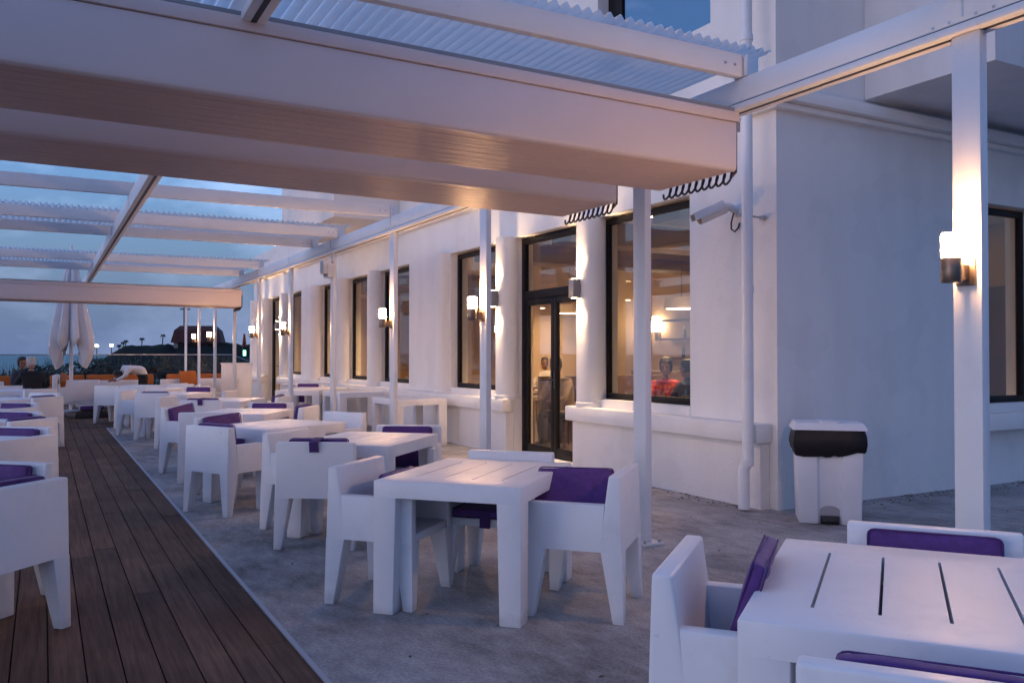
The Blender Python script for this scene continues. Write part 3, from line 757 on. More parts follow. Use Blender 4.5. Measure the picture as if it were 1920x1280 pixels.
# ------------------------------------------------------------------ furniture
def make_chair():
    t = thing('armchair', 'x', 'chair', (0,0,0), 0, 'white moulded armchairs on the terrace')
    zc = .38
    def nb(a, c):   # no rounding on the seams between the parts
        return not ((abs(a.z-zc) < 1e-4 and abs(c.z-zc) < 1e-4))
    m = MB(); m.prism_x([(-.275, zc), (-.155, zc), (-.178, .635), (-.20, .795), (-.262, .795)], -.30, .30)
    def pb(a, c):
        if not nb(a, c): return False
        if abs(a.x-c.x) < 1e-4 and a.y > -.21 and c.y > -.21 and min(a.z, c.z) < .636 and max(a.z, c.z) < .64: return False
        return not (abs(a.z-c.z) < 1e-4 and abs(a.z-.635) < 1e-3)
    m.build('backrest', M['plastic'], t, bevel=.012, seg=3, pred=pb)
    for s in (-1, 1):
        x0, x1 = (.238, .30) if s > 0 else (-.30, -.238)
        m = MB(); m.prism_x([(-.155, zc), (.275, zc), (.275, .635), (-.178, .635)], x0, x1)
        m.build('armrest', M['plastic'], t, bevel=.009, seg=2, pred=lambda a, c: nb(a, c) and not (a.y < -.15 and c.y < -.15))
    m = MB(); m.box(-.237, .237, -.15, .268, .375, .425); m.build('seat', M['plastic'], t, bevel=.008)
    for sx in (-1, 1):
        for sy in (-1, 1):
            xo, xi = .30, .19; yo, yi = .275, .155
            bo, bi = .305, .243; co, ci = (.283, .222)
            B = [(sx*bi, sy*ci, 0), (sx*bo, sy*ci, 0), (sx*bo, sy*co, 0), (sx*bi, sy*co, 0)]
            T = [(sx*xi, sy*yi, zc), (sx*xo, sy*yi, zc), (sx*xo, sy*yo, zc), (sx*xi, sy*yo, zc)]
            m = MB(); m.hexa(B, T); m.build('leg', M['plastic'], t, bevel=.006, pred=nb)
    return t
def make_table():
    t = thing('terrace_table', 'x', 'table', (0,0,0), 0, 'white slatted tables on the terrace')
    hx, hy = .55, .435; z0, z1 = .65, .745
    xs = [-hx, -.36, .36, hx]; ys = [-hy]
    for yc in (-.261, -.087, .087, .261): ys += [yc-.0048, yc+.0048]
    ys.append(hy)
    m = MB(); keep = {}
    for i in range(3):
        for j in range(len(ys)-1):
            keep[i, j] = not (i == 1 and j % 2 == 1)
    nx_, ny_ = len(xs), len(ys)
    vs = [(x, y, z) for z in (z0, z1) for x in xs for y in ys]
    I = lambda i, j, k: k*nx_*ny_ + i*ny_ + j
    fs = []
    for (i, j), kp in keep.items():
        if not kp: continue
        fs += [(I(i,j,1), I(i+1,j,1), I(i+1,j+1,1), I(i,j+1,1)), (I(i,j,0), I(i,j+1,0), I(i+1,j+1,0), I(i+1,j,0))]
        for (di, dj, a, c) in ((-1,0,(i,j),(i,j+1)), (1,0,(i+1,j+1),(i+1,j)), (0,-1,(i+1,j),(i,j)), (0,1,(i,j+1),(i+1,j+1))):
            if not keep.get((i+di, j+dj), False):
                fs.append((I(*a,0), I(*a,1), I(*c,1), I(*c,0)))
    m.add(vs, fs)
    def pt(a, c):
        top = abs(a.z-z1) < 1e-4 and abs(c.z-z1) < 1e-4
        out = (abs(abs(a.x)-hx) < 1e-4 and abs(abs(c.x)-hx) < 1e-4 and a.x*c.x > 0) or (abs(abs(a.y)-hy) < 1e-4 and abs(abs(c.y)-hy) < 1e-4 and a.y*c.y > 0)
        return out and not (abs(a.z-z0) < 1e-4 and abs(c.z-z0) < 1e-4)
    m.build('tabletop', M['plastic'], t, bevel=.008, seg=2, pred=pt)
    for sx in (-1, 1):
        for sy in (-1, 1):
            B = [(sx*(hx-.125), sy*(hy-.122), 0), (sx*hx, sy*(hy-.122), 0), (sx*hx, sy*hy, 0), (sx*(hx-.125), sy*hy, 0)]
            T = [(sx*(hx-.14), sy*(hy-.138), z0), (sx*hx, sy*(hy-.138), z0), (sx*hx, sy*hy, z0), (sx*(hx-.14), sy*hy, z0)]
            m = MB(); m.hexa(B, T); m.build('leg', M['plastic'], t, bevel=.007, pred=lambda a, c: not (abs(a.z-z0) < 1e-4 and abs(c.z-z0) < 1e-4))
    return t
def cushion_mesh(w_, h_, t_):   # rounded slab, standing in the xz plane
    m = MB(); n = 10; vs = []; rr = random.Random(2)
    def pil(u, v):
        return (1-abs(u)**5)*(1-abs(v)**5)
    for sgn in (-1, 1):
        for i in range(n+1):
            for j in range(n+1):
                u, v = -1+2*i/n, -1+2*j/n
                vs.append((u*w_/2*(1-.02*abs(v)**6), sgn*t_/2*(.72+.28*pil(u, v)+.02*math.sin(3*u+2*v)), h_/2+v*h_/2*(1-.02*abs(u)**6)))
    fs = []; q = (n+1)**2
    for i in range(n):
        for j in range(n):
            a = i*(n+1)+j; c = a+n+1
            fs += [(a, a+1, c+1, c), (q+a, q+c, q+c+1, q+a+1)]
    rim = [i*(n+1) for i in range(n+1)] + [n*(n+1)+j for j in range(1, n+1)] + [i*(n+1)+n for i in range(n-1, -1, -1)] + [j for j in range(n-1, 0, -1)]
    for k in range(len(rim)):
        a, c = rim[k], rim[(k+1) % len(rim)]
        fs.append((a, c, q+c, q+a))
    m.add(vs, fs); return m
def make_cushion(strap=True, flat=False):
    t = thing('seat_cushion', 'x', 'cushion', (0,0,0), 0, 'purple seat cushions on the white armchairs')
    m = cushion_mesh(.455, .41, .055)
    m.v = [(x+.004*math.sin(9*z+2*x), y+.005*math.sin(13*x+7*z)+.003*math.sin(31*x-17*z), z) for x, y, z in m.v]
    m.build('cushion_cover', M['purple'], t, bevel=.010, seg=3, angle=50)
    m = MB()
    for sy in (-1, 1):
        pts = []
        for cx_, cz_, a0 in ((.2, .385, 0), (-.2, .385, 90), (-.2, .025, 180), (.2, .025, 270)):
            for k_ in range(4):
                a_ = R(a0+k_*30); pts.append((cx_+.0235*math.cos(a_), sy*.0225, cz_+.0215*math.sin(a_)))
        m.tube(pts+pts[:1], .0038, 6, cap=False)
    m.build('piping', M['strap'], t, smooth=True)
    if not strap: return t
    if flat:
        m = MB(); m.box(-.035, .035, -.085, .02, .411, .417); m.build('strap', M['strap'], t, bevel=.002); return t
    m = MB(); m.box(-.035, .035, -.124, .02, .411, .417); m.box(-.035, .035, -.132, -.124, .335, .417); m.build('strap', M['strap'], t, bevel=.002)
    return t
chair0 = make_chair(); table0 = make_table(); cush0 = make_cushion(); cush1 = make_cushion(False); cush2 = make_cushion(True, True)

E = lambda deg: Vector((math.cos(R(deg)), math.sin(R(deg)), 0))
def table(x, y, th, label):
    return place(table0, (x, y, 0), R(th), label)
def chair(x, y, face, label, cu=None, cl=None, tw=0):
    rz = R(face-90)
    place(chair0, (x, y, 0), rz, label)
    if not cu: return
    Rz = Matrix.Translation((x, y, 0)) @ Matrix.Rotation(rz, 4, 'Z')
    k = 1.0; strap = 's' in cu.split('_')[1:]; kind = cu.split('_')[0]
    if kind == 'back':            # standing on the seat against the backrest
        k = .95; Lm = Matrix.Translation((.0, -.098, .428)) @ Matrix.Rotation(R(tw), 4, 'Y') @ Matrix.Rotation(R(9), 4, 'X')
    elif kind == 'low':           # the same, sunk a little
        k = .89; Lm = Matrix.Translation((0, -.095, .428)) @ Matrix.Rotation(R(9), 4, 'X')
    elif kind == 'seat':          # lying on the seat, strap at its front edge
        Lm = Matrix.Translation((0, -.13, .455)) @ Matrix.Rotation(-PI/2, 4, 'X') @ Matrix.Rotation(PI, 4, 'Z')
    elif kind == 'front':         # leaning forwards on the table edge
        k = 1.0 if tw < -.05 else .78; Lm = Matrix.Translation((-.03, tw, .43)) @ Matrix.Rotation(R(-17 if k == 1 else -13), 4, 'X')
    elif kind == 'arm':           # leaning on one armrest
        Lm = Matrix.Translation((-.09, .06, .445)) @ Matrix.Rotation(R(97), 4, 'Z') @ Matrix.Rotation(R(40), 4, 'X')
    mtx = Rz @ Lm
    c = place((cush2 if kind == 'seat' else cush0) if strap else cush1, (0,0,0), 0, cl)
    c.location = mtx.to_translation(); c.rotation_euler = mtx.to_euler(); c.scale = (1, 1, k)

# --- middle rows on the concrete, from the camera away
table(2.33, 1.70, 37, 'large white table at the lower right corner with dark slots in its top')
chair(2.0, 2.04, -50, 'white armchair left of the corner table with a purple cushion tipped against the tabletop', 'front', 'dark purple cushion tipped against the left edge of the lower right table', -.075)
chair(2.78, 1.94, 217, 'white armchair behind the lower right table, holding a bright violet cushion', 'low', 'bright violet cushion facing us behind the lower right table')
chair(1.80, 1.23, 37, 'white armchair cut by the bottom of the picture before the lower right table', 'low', 'purple cushion showing as a thin line over the lowest chair back')
table(2.33, 4.64, 43, 'white table in the middle foreground with warm lamp reflections on its slatted top')
chair(1.86, 4.90, -47, 'white armchair on the left of the middle foreground table, seat facing right', 'front', 'purple cushion barely showing at the left edge of the middle foreground table', -.03)
chair(2.76, 4.14, 133, 'white armchair right of the middle foreground table, its outer back towards the post', 'arm', 'dark purple cushion leaning sideways in the chair right of the middle foreground table')
chair(2.62, 4.93, 223, 'white armchair on the far side of the middle foreground table, only its back edge above', 'seat_s', 'purple cushion lying on the seat seen below the middle foreground table, strap in front')
table(2.40, 6.90, 46, 'second white table of the main row, just behind the middle foreground one')
chair(1.92, 6.50, 57, 'white armchair with its back to us and a purple strap folded over its top', 'back_s', 'purple cushion with a strap flap folded over the chair back')
chair(2.00, 7.22, -49, 'white armchair with bare pink lit inner back, between the strap chair and the third table')
chair(2.86, 7.20, 239, 'white armchair facing us across the second table, thin violet line along its back', 'low', 'violet cushion showing as a thin line behind the second table')
table(2.08, 8.73, 30, 'third white table of the main row, bare lavender front edge')
chair(1.54, 8.26, 29, 'white armchair seen from behind at the boards, before the third table', 'back', 'purple cushion inside the chair standing by the boards at the third table', 0)
chair(1.76, 9.26, -60, 'white armchair behind the third table holding an upright purple cushion', 'back', 'wide upright purple cushion beyond the left edge of the third table', 3)
chair(2.81, 9.30, 210, 'empty white armchair facing us beyond the third table, near the wall tables')
table(2.20, 10.90, 58, 'fourth white table of the main row, between two purple cushioned chairs')
chair(1.70, 10.36, 73, 'white armchair turned away from us, left of the fourth table')
chair(1.66, 11.25, -42, 'white armchair beside the boards with a tilted purple cushion, left of the fourth table', 'back', 'tilted purple cushion in the chair at the edge of the boards', 6)
chair(2.76, 10.80, 145, 'white armchair with peach lit back, right of the fourth table', 'back', 'dark purple cushion against the peach lit chair at the fourth table')
chair(2.62, 11.56, 242, 'white armchair at the far end of the fourth table, behind a violet cushion', 'low', 'violet cushion at the far end of the fourth table')
table(2.52, 13.85, 58, 'fifth white table of the main row')
chair(2.10, 13.08, 63, 'white armchair with its back to us at the fifth table, cushion strap on top', 'back_s', 'purple cushion with pale tag above the chair back at the fifth table')
chair(1.90, 14.2, -32, 'white armchair on the left of the fifth table')
chair(3.10, 13.52, 148, 'white armchair right of the fifth table with a violet and purple cushion', 'back', 'violet topped purple cushion in the chair right of the fifth table', -4)
table(2.13, 16.5, 58, 'sixth white table of the main row, small in the distance')
chair(1.755, 15.8, 61, 'white armchair with broad pale back towards us, before the sixth table', 'back', 'purple cushion peeping over the broad pale back at the sixth table')
chair(1.55, 16.85, -32, 'white armchair on the left of the sixth table by the end of the concrete')
chair(2.78, 16.1, 148, 'white armchair with pink lit back, right of the sixth table')
chair(2.56, 17.25, 238, 'white armchair at the far end of the sixth table with purple cushion', 'back', 'dark purple cushion at the far end of the sixth table')
table(2.1, 19.1, 58, 'seventh white table of the main row, on the boards beyond the concrete')
chair(1.62, 18.35, 60, 'white armchair with its back to us where the concrete ends, before the seventh table')
chair(2.72, 18.75, 148, 'white armchair right of the seventh table')
chair(2.55, 19.85, 238, 'white armchair beyond the seventh table')
table(1.95, 20.95, 55, 'last white table of the main row, where the waiter bends')
chair(1.35, 19.95, 50, 'white armchair alone on the boards, with bluish back, before the last table')
chair(2.55, 20.65, 148, 'white armchair right of the last table of the main row')
# --- by the building
table(4.62, 17.0, 58, 'white table between the pergola posts and the far wall tables')
chair(4.95, 18.15, 238, 'white armchair by the far doorway with dark purple cushion', 'back', 'dark purple cushion near the far doorway, under the round table')
# --- left row on the boards
table(-.82, 5.42, 47, 'white table cut by the left edge, its leg showing under the nearest left chair')
chair(-.27, 5.13, 135, 'nearest white armchair at the left edge, outer back towards us on the boards', 'back', 'purple cushion rising over the nearest left chair back')
chair(-.33, 5.90, 227, 'white armchair behind the nearest left chair, with a bright violet cushion', 'low', 'small bright violet cushion at the left edge above the nearest left chair')
table(-.75, 8.3, 47, 'second white table of the left row')
chair(-.286, 7.93, 137, 'second white armchair of the left row with tan lit back')
chair(-.30, 8.72, 227, 'white armchair facing us between the second and third left chairs, with dark purple cushion', 'low', 'dark purple cushion facing us in the left row, wide and low')
table(-.78, 10.5, 47, 'third white table of the left row')
chair(-.25, 10.02, 137, 'third white armchair of the left row, backrest towards us', 'back', 'purple cushion tip above the third left chair back')
chair(-.38, 11.15, 227, 'white armchair facing us beyond the third left table with a violet cushion', 'low', 'wide violet cushion facing us beyond the third left chair')
table(-.95, 12.65, 47, 'fourth white table of the left row')
chair(-.45, 12.15, 137, 'fourth white armchair of the left row, low pink back line')
chair(-.42, 13.2, 227, 'white armchair with pale top rail and violet cushion beyond the fourth left table', 'low', 'narrow violet cushion under the pale top rail in the left row')
table(-.6, 15.7, 47, 'fifth white table of the left row, top seen edge on')
chair(-.10, 15.17, 137, 'fifth white armchair of the left row with tall pink back', 'back', 'thin violet cushion above the tall pink back of the fifth left chair')
chair(-.12, 16.45, 227, 'white armchair before the seated man, facing us')
table(-.55, 19.6, 100, 'white table with food where the seated couple dine')
chair(-.13, 18.75, 115, 'white armchair on which the white haired man sits')
chair(-.62, 20.45, 280, 'white armchair on which the dark haired woman sits')
# wall tables: two of the same tables pushed end to end against the sill
wt = [(5.22, 12.98, 'bare white table against the wall by the window left of the near door, peach lit'), (5.2, 15.75, 'bare white table against the wall under the third window'),
      (5.18, 17.95, 'bare white table against the wall under the fourth window')]
for x, y, lb in wt: table(x, y, 90, lb)

# --- small round table by the far doorway
t = thing('round_table', 'small round white table by the far doorway', 'table', (5.35, 20.6, 0))
m = MB(); m.lathe([(.30, .70), (.32, .71), (.32, .735), (.30, .74)], 0, 0, 28); m.build('tabletop', M['plastic'], t, smooth=True)
m = MB(); m.lathe([(.05, .02), (.035, .1), (.035, .70)], 0, 0, 16); m.build('stem', M['plastic'], t, smooth=True)
m = MB(); m.lathe([(.22, 0), (.22, .012), (.06, .03)], 0, 0, 24); m.build('base', M['plastic'], t, smooth=True)

# --- lounge furniture at the end
def sofa(x, y, w_, rz, label, cl, n):
    t = thing('white_sofa', label, 'sofa', (x, y, 0), R(rz), 'low white lounge sofas at the end of the terrace')
    m = MB(); m.box(-w_/2, w_/2, -.35, .35, .08, .38); m.build('seat', M['plastic'], t, bevel=.02)
    m = MB(); m.box(-w_/2, w_/2, -.352, -.22, .382, .76); m.build('backrest', M['plastic'], t, bevel=.02)
    for s in (-1, 1):
        m = MB(); m.box(s*w_/2-.06, s*w_/2+.06, -.2, .35, .382, .58); m.build('armrest', M['plastic'], t, bevel=.02)
    for sx in (-1, 1):
        for sy in (-1, 1):
            m = MB(); m.box(sx*(w_/2-.1)-.04, sx*(w_/2-.1)+.04, sy*.27-.04, sy*.27+.04, 0, .08); m.build('leg', M['plastic'], t)
    return t
sofa(1.55, 25.3, 1.55, 0, 'longest white sofa back at the end of the boards, beside the umbrella poles', '', 2)
sofa(3.3, 25.6, .9, 0, 'short white sofa behind the waiter with an orange pillow beside it', '', 1)
sofa(4.45, 25.9, 1.0, 0, 'short white sofa between two distant pergola posts', '', 1)
sofa(-1.6, 25.3, 1.5, 0, 'white sofa behind the seated couple, at the left edge', '', 1)
def bench(x, y, w_, label):
    t = thing('orange_bench', label, 'bench', (x, y, 0), 0, 'orange cushioned benches along the glass balustrade')
    m = MB(); m.box(-w_/2, w_/2, -.3, .3, .06, .40); m.build('seat', M['plastic'], t, bevel=.02)
    m = MB(); m.box(-w_/2+.02, w_/2-.02, -.30, .22, .402, .52); m.build('seat_pad', M['orange'], t, bevel=.04, seg=3)
    k = max(1, round(w_/1.0))
    for i in range(k):
        m = MB(); a = -w_/2+.02+i*(w_-.04)/k; m.box(a+.02, a+(w_-.04)/k-.02, .04, .21, .525, .84); m.build('back_pad', M['orange'], t, bevel=.05, seg=3)
for x, w_, lb in ((-1.6, 2.2, 'orange cushioned bench behind the seated couple'), (1.6, 2.9, 'orange bench strip behind the longest white sofa'), (4.3, 1.9, 'orange bench strip behind the waiter and posts')):
    bench(x, 28.4, w_, lb)
# loose orange pillows
def pillow(loc, rot, label, w_=.45, h_=.40):
    m = cushion_mesh(w_, h_, .14); o = m.build('orange_pillow', M['orange'], None, bevel=.01, angle=50); o.location = loc; o.rotation_euler = rot
    tag(o, label, 'pillow', 'orange pillows on the lounge seats')
pillow((3.55, 24.95, .60), (R(-20), 0, R(12)), 'square orange pillow propped on the short white sofa behind the waiter')
# lounge armchair on the boards
t = thing('lounge_chair', 'wide white lounge chair holding an orange cushion at the end of the boards', 'armchair', (.84, 22.4, 0), R(-4))
m = MB(); m.box(-.50, .50, -.40, .40, .30, .44); m.build('seat', M['plastic'], t, bevel=.02)
m = MB(); m.box(-.62, -.505, -.42, .42, .0, .98); m.build('backrest', M['plastic'], t, bevel=.03)
m = MB(); m.hexa([(-.503, -.42, .30), (.34, -.42, .42), (.34, -.32, .42), (-.503, -.32, .30)], [(-.503, -.42, .78), (.34, -.42, .86), (.34, -.32, .86), (-.503, -.32, .78)]); m.build('armrest', M['plastic'], t, bevel=.02)
m = MB(); m.box(-.503, .34, .33, .42, .442, .84); m.build('armrest', M['plastic'], t, bevel=.02)
for sy in (-1, 1):
    m = MB(); m.hexa([(.40, sy*.36-.05, 0), (.48, sy*.36-.05, 0), (.48, sy*.36+.05, 0), (.40, sy*.36+.05, 0)], [(.22, sy*.37-.05, .30), (.36, sy*.37-.05, .30), (.36, sy*.37+.05, .30), (.22, sy*.37+.05, .30)]); m.build('leg', M['plastic'], t, bevel=.01)
pillow((.40, 22.35, .55), (R(4), R(-24), R(88)), 'orange cushion slumped inside the wide white lounge chair', .5, .42)
t = thing('woven_basket', 'dark woven basket with purple cloth under the wide lounge chair', 'basket', (1.0, 21.7, 0))
m = MB(); m.hexa([(-.38, -.2, 0), (.38, -.2, 0), (.38, .2, 0), (-.38, .2, 0)], [(-.32, -.18, .16), (.32, -.18, .16), (.32, .18, .16), (-.32, .18, .16)]); m.build('basket_body', mat('dark_wicker', (.045, .03, .028), .8, bump=(40, .8, .02)), t, bevel=.02)
m = cushion_mesh(.5, .28, .10); o = m.build('folded_cloth', M['purple'], t, bevel=.01, angle=50); o.location = (0, .12, .205); o.rotation_euler = (R(82), 0, 0)
# service cabinet
t = thing('service_cabinet', 'tall pale service cabinet between the distant posts', 'cabinet', (4.95, 25.6, 0), R(-12))
m = MB(); m.box(-.42, .42, -.30, .30, .06, 1.16); m.build('cabinet_body', M['plastic'], t, bevel=.01)
m = MB(); m.box(-.44, .44, -.32, .32, 1.162, 1.20); m.build('cabinet_top', M['plastic'], t, bevel=.008)
for s in (-1, 1):
    m = MB(); a, c = (-.41, -.005) if s < 0 else (.005, .41); m.box(a, c, -.318, -.302, .10, 1.13); d = m.build('door', M['plastic'], t, bevel=.004)
    m = MB(); m.box(s*.04-.008, s*.04+.008, -.335, -.319, .6, .75); m.build('handle', M['steel'], d)
m = MB(); m.box(-.40, .40, -.27, .27, 0, .059); m.build('plinth', M['alu'], t)
# closed umbrella with its side mast
t = thing('closed_umbrella', 'tall closed white umbrella hanging in folds behind the far awning', 'umbrella', (.62, 24.0, 0))
m = MB(); n = 72; rings = []; rr = random.Random(9)
lv = [(4.05, .03), (4.0, .06), (3.9, .10), (3.7, .14), (3.45, .19), (3.1, .27), (2.7, .36), (2.3, .45), (1.9, .54), (1.6, .56), (1.35, .5), (1.1, .38)]
for k, (z, r_) in enumerate(lv):
    ring = []
    for i in range(n):
        a = 2*PI*i/n
        fold = .5+.5*math.cos(9*a+.5*math.sin(3*a+k*.18)+.25*math.sin(k*.7)); tt = k/len(lv); fold = fold**.7; hem = .5-.62*math.cos(2*a+.2)+.22*math.sin(5*a+1)
        rad = r_*(1-(.55+.12*math.sin(4*a+2))*(1-fold)*min(1, .3+tt)) + .012*math.sin(23*a+k)
        zz = z
        if k >= 8:   # points hang lower on the folds
            zz = z + (.5*hem+.30*(1-fold))*{8: .15, 9: .4, 10: .75, 11: 1.0}[k]
        ring.append((rad*math.cos(a)*.95, rad*math.sin(a)*.9, zz))
    rings.append(ring)
vs = [v for r_ in rings for v in r_]; fs = [(j*n+i, j*n+(i+1) % n, (j+1)*n+(i+1) % n, (j+1)*n+i) for j in range(len(rings)-1) for i in range(n)]
fs.append(tuple(range(n)))
m.add(vs, fs); m.build('canopy', M['canvas'], t, smooth=True)
m = MB(); m.lathe([(.035, .05), (.035, 4.12), (.01, 4.2)], 0, 0, 14); m.build('pole', M['paint'], t, smooth=True)
m = MB(); m.lathe([(.30, 0), (.30, .05), (.06, .07)], 0, 0, 28); m.build('base', M['alu'], t, smooth=True)
p = at(134, 23.4)-Vector((.62, 24.0, 0))
m = MB(); m.box(p.x-.045, p.x+.045, p.y-.03, p.y+.03, 0, 3.6); m.build('mast', M['paint'], t, bevel=.006)
m = MB(); m.tube([(p.x, p.y, 3.55), (0, 0, 4.1)], .03, 8); m.build('arm', M['paint'], t, smooth=True)
# ------------------------------------------------------------------ people
def figure(name, label, joints, edges, radii, mats, pick, loc, rz, head, hair, hair_kind, face=None):
    """joints: name -> (x,y,z) facing +y; body grown as one skin surface; pick(co) -> material slot."""
    t = thing(name, label, 'person', loc, rz)
    names = list(joints); idx = {k: i for i, k in enumerate(names)}
    me = bpy.data.meshes.new('body'); me.from_pydata([joints[k] for k in names], [(idx[a], idx[c]) for a, c in edges], []); me.update()
    o = bpy.data.objects.new('body_cage', me); COL.objects.link(o)
    sk = o.modifiers.new('skin', 'SKIN'); sk.use_smooth_shade = True
    for i, k in enumerate(names):
        r_ = radii[k]; r_ = r_ if isinstance(r_, tuple) else (r_, r_)
        me.skin_vertices[0].data[i].radius = r_
    me.skin_vertices[0].data[idx['pelvis']].use_root = True
    ss = o.modifiers.new('sub', 'SUBSURF'); ss.levels = 2; ss.render_levels = 2
    dg = bpy.context.evaluated_depsgraph_get(); bm = bpy.data.meshes.new_from_object(o.evaluated_get(dg))
    bpy.data.objects.remove(o)
    bm.name = 'body'; bm.materials.clear()
    for m_ in mats: bm.materials.append(m_)
    for p_ in bm.polygons: p_.material_index = pick(p_.center); p_.use_smooth = True
    bo = link('body', bm, t)
    # head shaped on the neck, hair and eyes
    hx, hy, hz, turn, nod = head
    H = Matrix.Translation((hx, hy, hz)) @ Matrix.Rotation(turn, 4, 'Z') @ Matrix.Rotation(nod, 4, 'X')
    m = MB(); prof = [(.028, -.125), (.052, -.115), (.062, -.09), (.068, -.05), (.074, 0), (.076, .04), (.070, .08), (.052, .108), (.02, .12)]
    m.lathe(prof, 0, .0, 20, sx=.98, sy=1.22)
    m.v = [(x, y+(.012 if z < -.06 and y > 0 else 0), z) for x, y, z in m.v]
    m.hexa([(-.016, .085, -.045), (.016, .085, -.045), (.012, .112, -.042), (-.012, .112, -.042)], [(-.008, .085, .015), (.008, .085, .015), (.005, .093, .012), (-.005, .093, .012)])
    m.box(-.024, .024, .078, .092, -.078, -.066, 1)
    for s in (-1, 1):
        m.box(s*.074-.008, s*.074+.008, -.015, .02, -.035, .025)
        m.box(s*.03-.013, s*.03+.013, .079, .0895, -.002, .012, 2)
    m.v = [tuple(H @ Vector(v)) for v in m.v]
    m.build('head', [mats[0], mat('lip', tuple(c*.6 for c in mats[0].node_tree.nodes['Principled BSDF'].inputs['Base Color'].default_value[:3]), .5), M['eye']], t, smooth=True)
    if hair:
        m = MB()
        if hair_kind == 'short':
            prof = [(.074, -.055), (.083, -.02), (.086, .03), (.082, .075), (.066, .112), (.03, .132)]
            m.lathe(prof, 0, -.012, 20, sx=1, sy=1.18)
            m.v = [(x, min(y, .055+.03*(z > .06)) if z < .075 else y, z if y < .04 else max(z, .05)) for x, y, z in m.v]
        else:
            prof = [(.07, -.09), (.092, -.04), (.100, .03), (.095, .085), (.074, .128), (.03, .148)]
            m.lathe(prof, 0, -.014, 20, sx=1, sy=1.15)
            m.v = [(x, min(y, .05) if z < .08 else y, z if y < .03 else max(z, .058)) for x, y, z in m.v]
        m.v = [tuple(H @ Vector(v)) for v in m.v]
        m.build('hair', hair, t, smooth=True)
    # hands with separate fingers, rooted in the palm
    for k in ('hand_l', 'hand_r'):
        if k in joints:
            w_ = Vector(joints['wrist_'+k[-1]]); h_ = Vector(joints[k]); dr = (h_-w_).normalized(); sd = dr.cross(Vector((0,0,1))).normalized(); dn = Vector((0,0,-1))
            m = MB()
            for i, ln in enumerate((.062, .07, .066, .052)):
                b0 = h_+dr*.03+sd*(.026-.0175*i); m.tube([b0-dr*.03, b0, b0+dr*ln*.5+dn*.006, b0+dr*ln*.8+dn*.02], [.009, .0088, .008, .0065], 7)
            sg = 1 if k[-1] == 'l' else -1
            b0 = h_-dr*.01+sd*.028*sg*-1; m.tube([b0, b0-sd*sg*.02+dr*.02, b0-sd*sg*.03+dr*.045+dn*.008], [.011, .0098, .008], 7)
            m.build('fingers', mats[0], t, smooth=True)
    return t
def sitting(lean=0.0, armL=(-.22, .36, .74), armR=(.22, .36, .74), sh=1.02, seat=.50, big=1.0, elbow_out=.30):
    J = dict(pelvis=(0, 0, seat), waist=(0, .0+lean*.3, seat+.18), chest=(0, .01+lean*.7, seat+.38), neck=(0, .0+lean, sh+.05), neck2=(0, .02+lean*1.05, sh+.13),
             sh_l=(-.18*big, lean, sh-.02), sh_r=(.18*big, lean, sh-.02), el_l=(-elbow_out, .12+lean, sh-.27), el_r=(elbow_out, .12+lean, sh-.27),
             wrist_l=armL, wrist_r=armR, hand_l=(armL[0]*.85, armL[1]+.07, armL[2]-.005), hand_r=(armR[0]*.85, armR[1]+.07, armR[2]-.005),
             hip_l=(-.09, .03, seat-.01), hip_r=(.09, .03, seat-.01), kn_l=(-.13, .43, seat+.01), kn_r=(.13, .43, seat+.01), an_l=(-.13, .40, .09), an_r=(.13, .40, .09),
             toe_l=(-.14, .54, .035), toe_r=(.14, .54, .035))
    Ed = [('pelvis','waist'),('waist','chest'),('chest','neck'),('neck','neck2'),('chest','sh_l'),('chest','sh_r'),('sh_l','el_l'),('sh_r','el_r'),('el_l','wrist_l'),('el_r','wrist_r'),
          ('wrist_l','hand_l'),('wrist_r','hand_r'),('pelvis','hip_l'),('pelvis','hip_r'),('hip_l','kn_l'),('hip_r','kn_r'),('kn_l','an_l'),('kn_r','an_r'),('an_l','toe_l'),('an_r','toe_r')]
    Rd = dict(pelvis=(.15*big, .12*big), waist=(.14*big, .11*big), chest=(.16*big, .12*big), neck=.06, neck2=.05, sh_l=.075*big, sh_r=.075*big, el_l=.05, el_r=.05, wrist_l=.034, wrist_r=.034,
              hand_l=(.036, .018), hand_r=(.036, .018), hip_l=.095, hip_r=.095, kn_l=.068, kn_r=.068, an_l=.045, an_r=.045, toe_l=(.045, .03), toe_r=(.045, .03))
    return J, Ed, Rd
def cloth_pick(J, low, sleeves=True):
    def f(c):
        if c.z < J['pelvis'][2]+.06 and c.z > -.1:
            if c.z < .56: return 2
        if c.z > J['neck'][2]+.03: return 0
        if sleeves:
            for k in ('hand_l', 'hand_r'):
                if (Vector(c)-Vector(J[k])).length < .085 or (Vector(c)-Vector(J['wrist_'+k[-1]])).length < .03: return 0
        return 1
    return f
# white haired man, back to us
J, Ed, Rd = sitting(.10, armL=(-.22, .40, .76), armR=(.14, .42, .76), big=1.12)
figure('person', 'white haired man in a black jacket sitting with his back to us at the left', J, Ed, Rd, [M['skin_fair'], M['suit'], M['trouser']], cloth_pick(J, .5), at(63, 18.2), R(24), (0, .13, 1.275, R(35), R(-6)), M['hair_white'], 'short')
J, Ed, Rd = sitting(.12, armL=(-.18, .42, .76), armR=(.16, .42, .76), big=.95)
figure('person', 'dark haired woman in dark clothes facing the white haired man', J, Ed, Rd, [M['skin_dark'], M['navy'], M['trouser']], cloth_pick(J, .5), at(34, 20.0), R(215), (0, .15, 1.25, R(-20), R(-8)), M['hair_dark'], 'full')
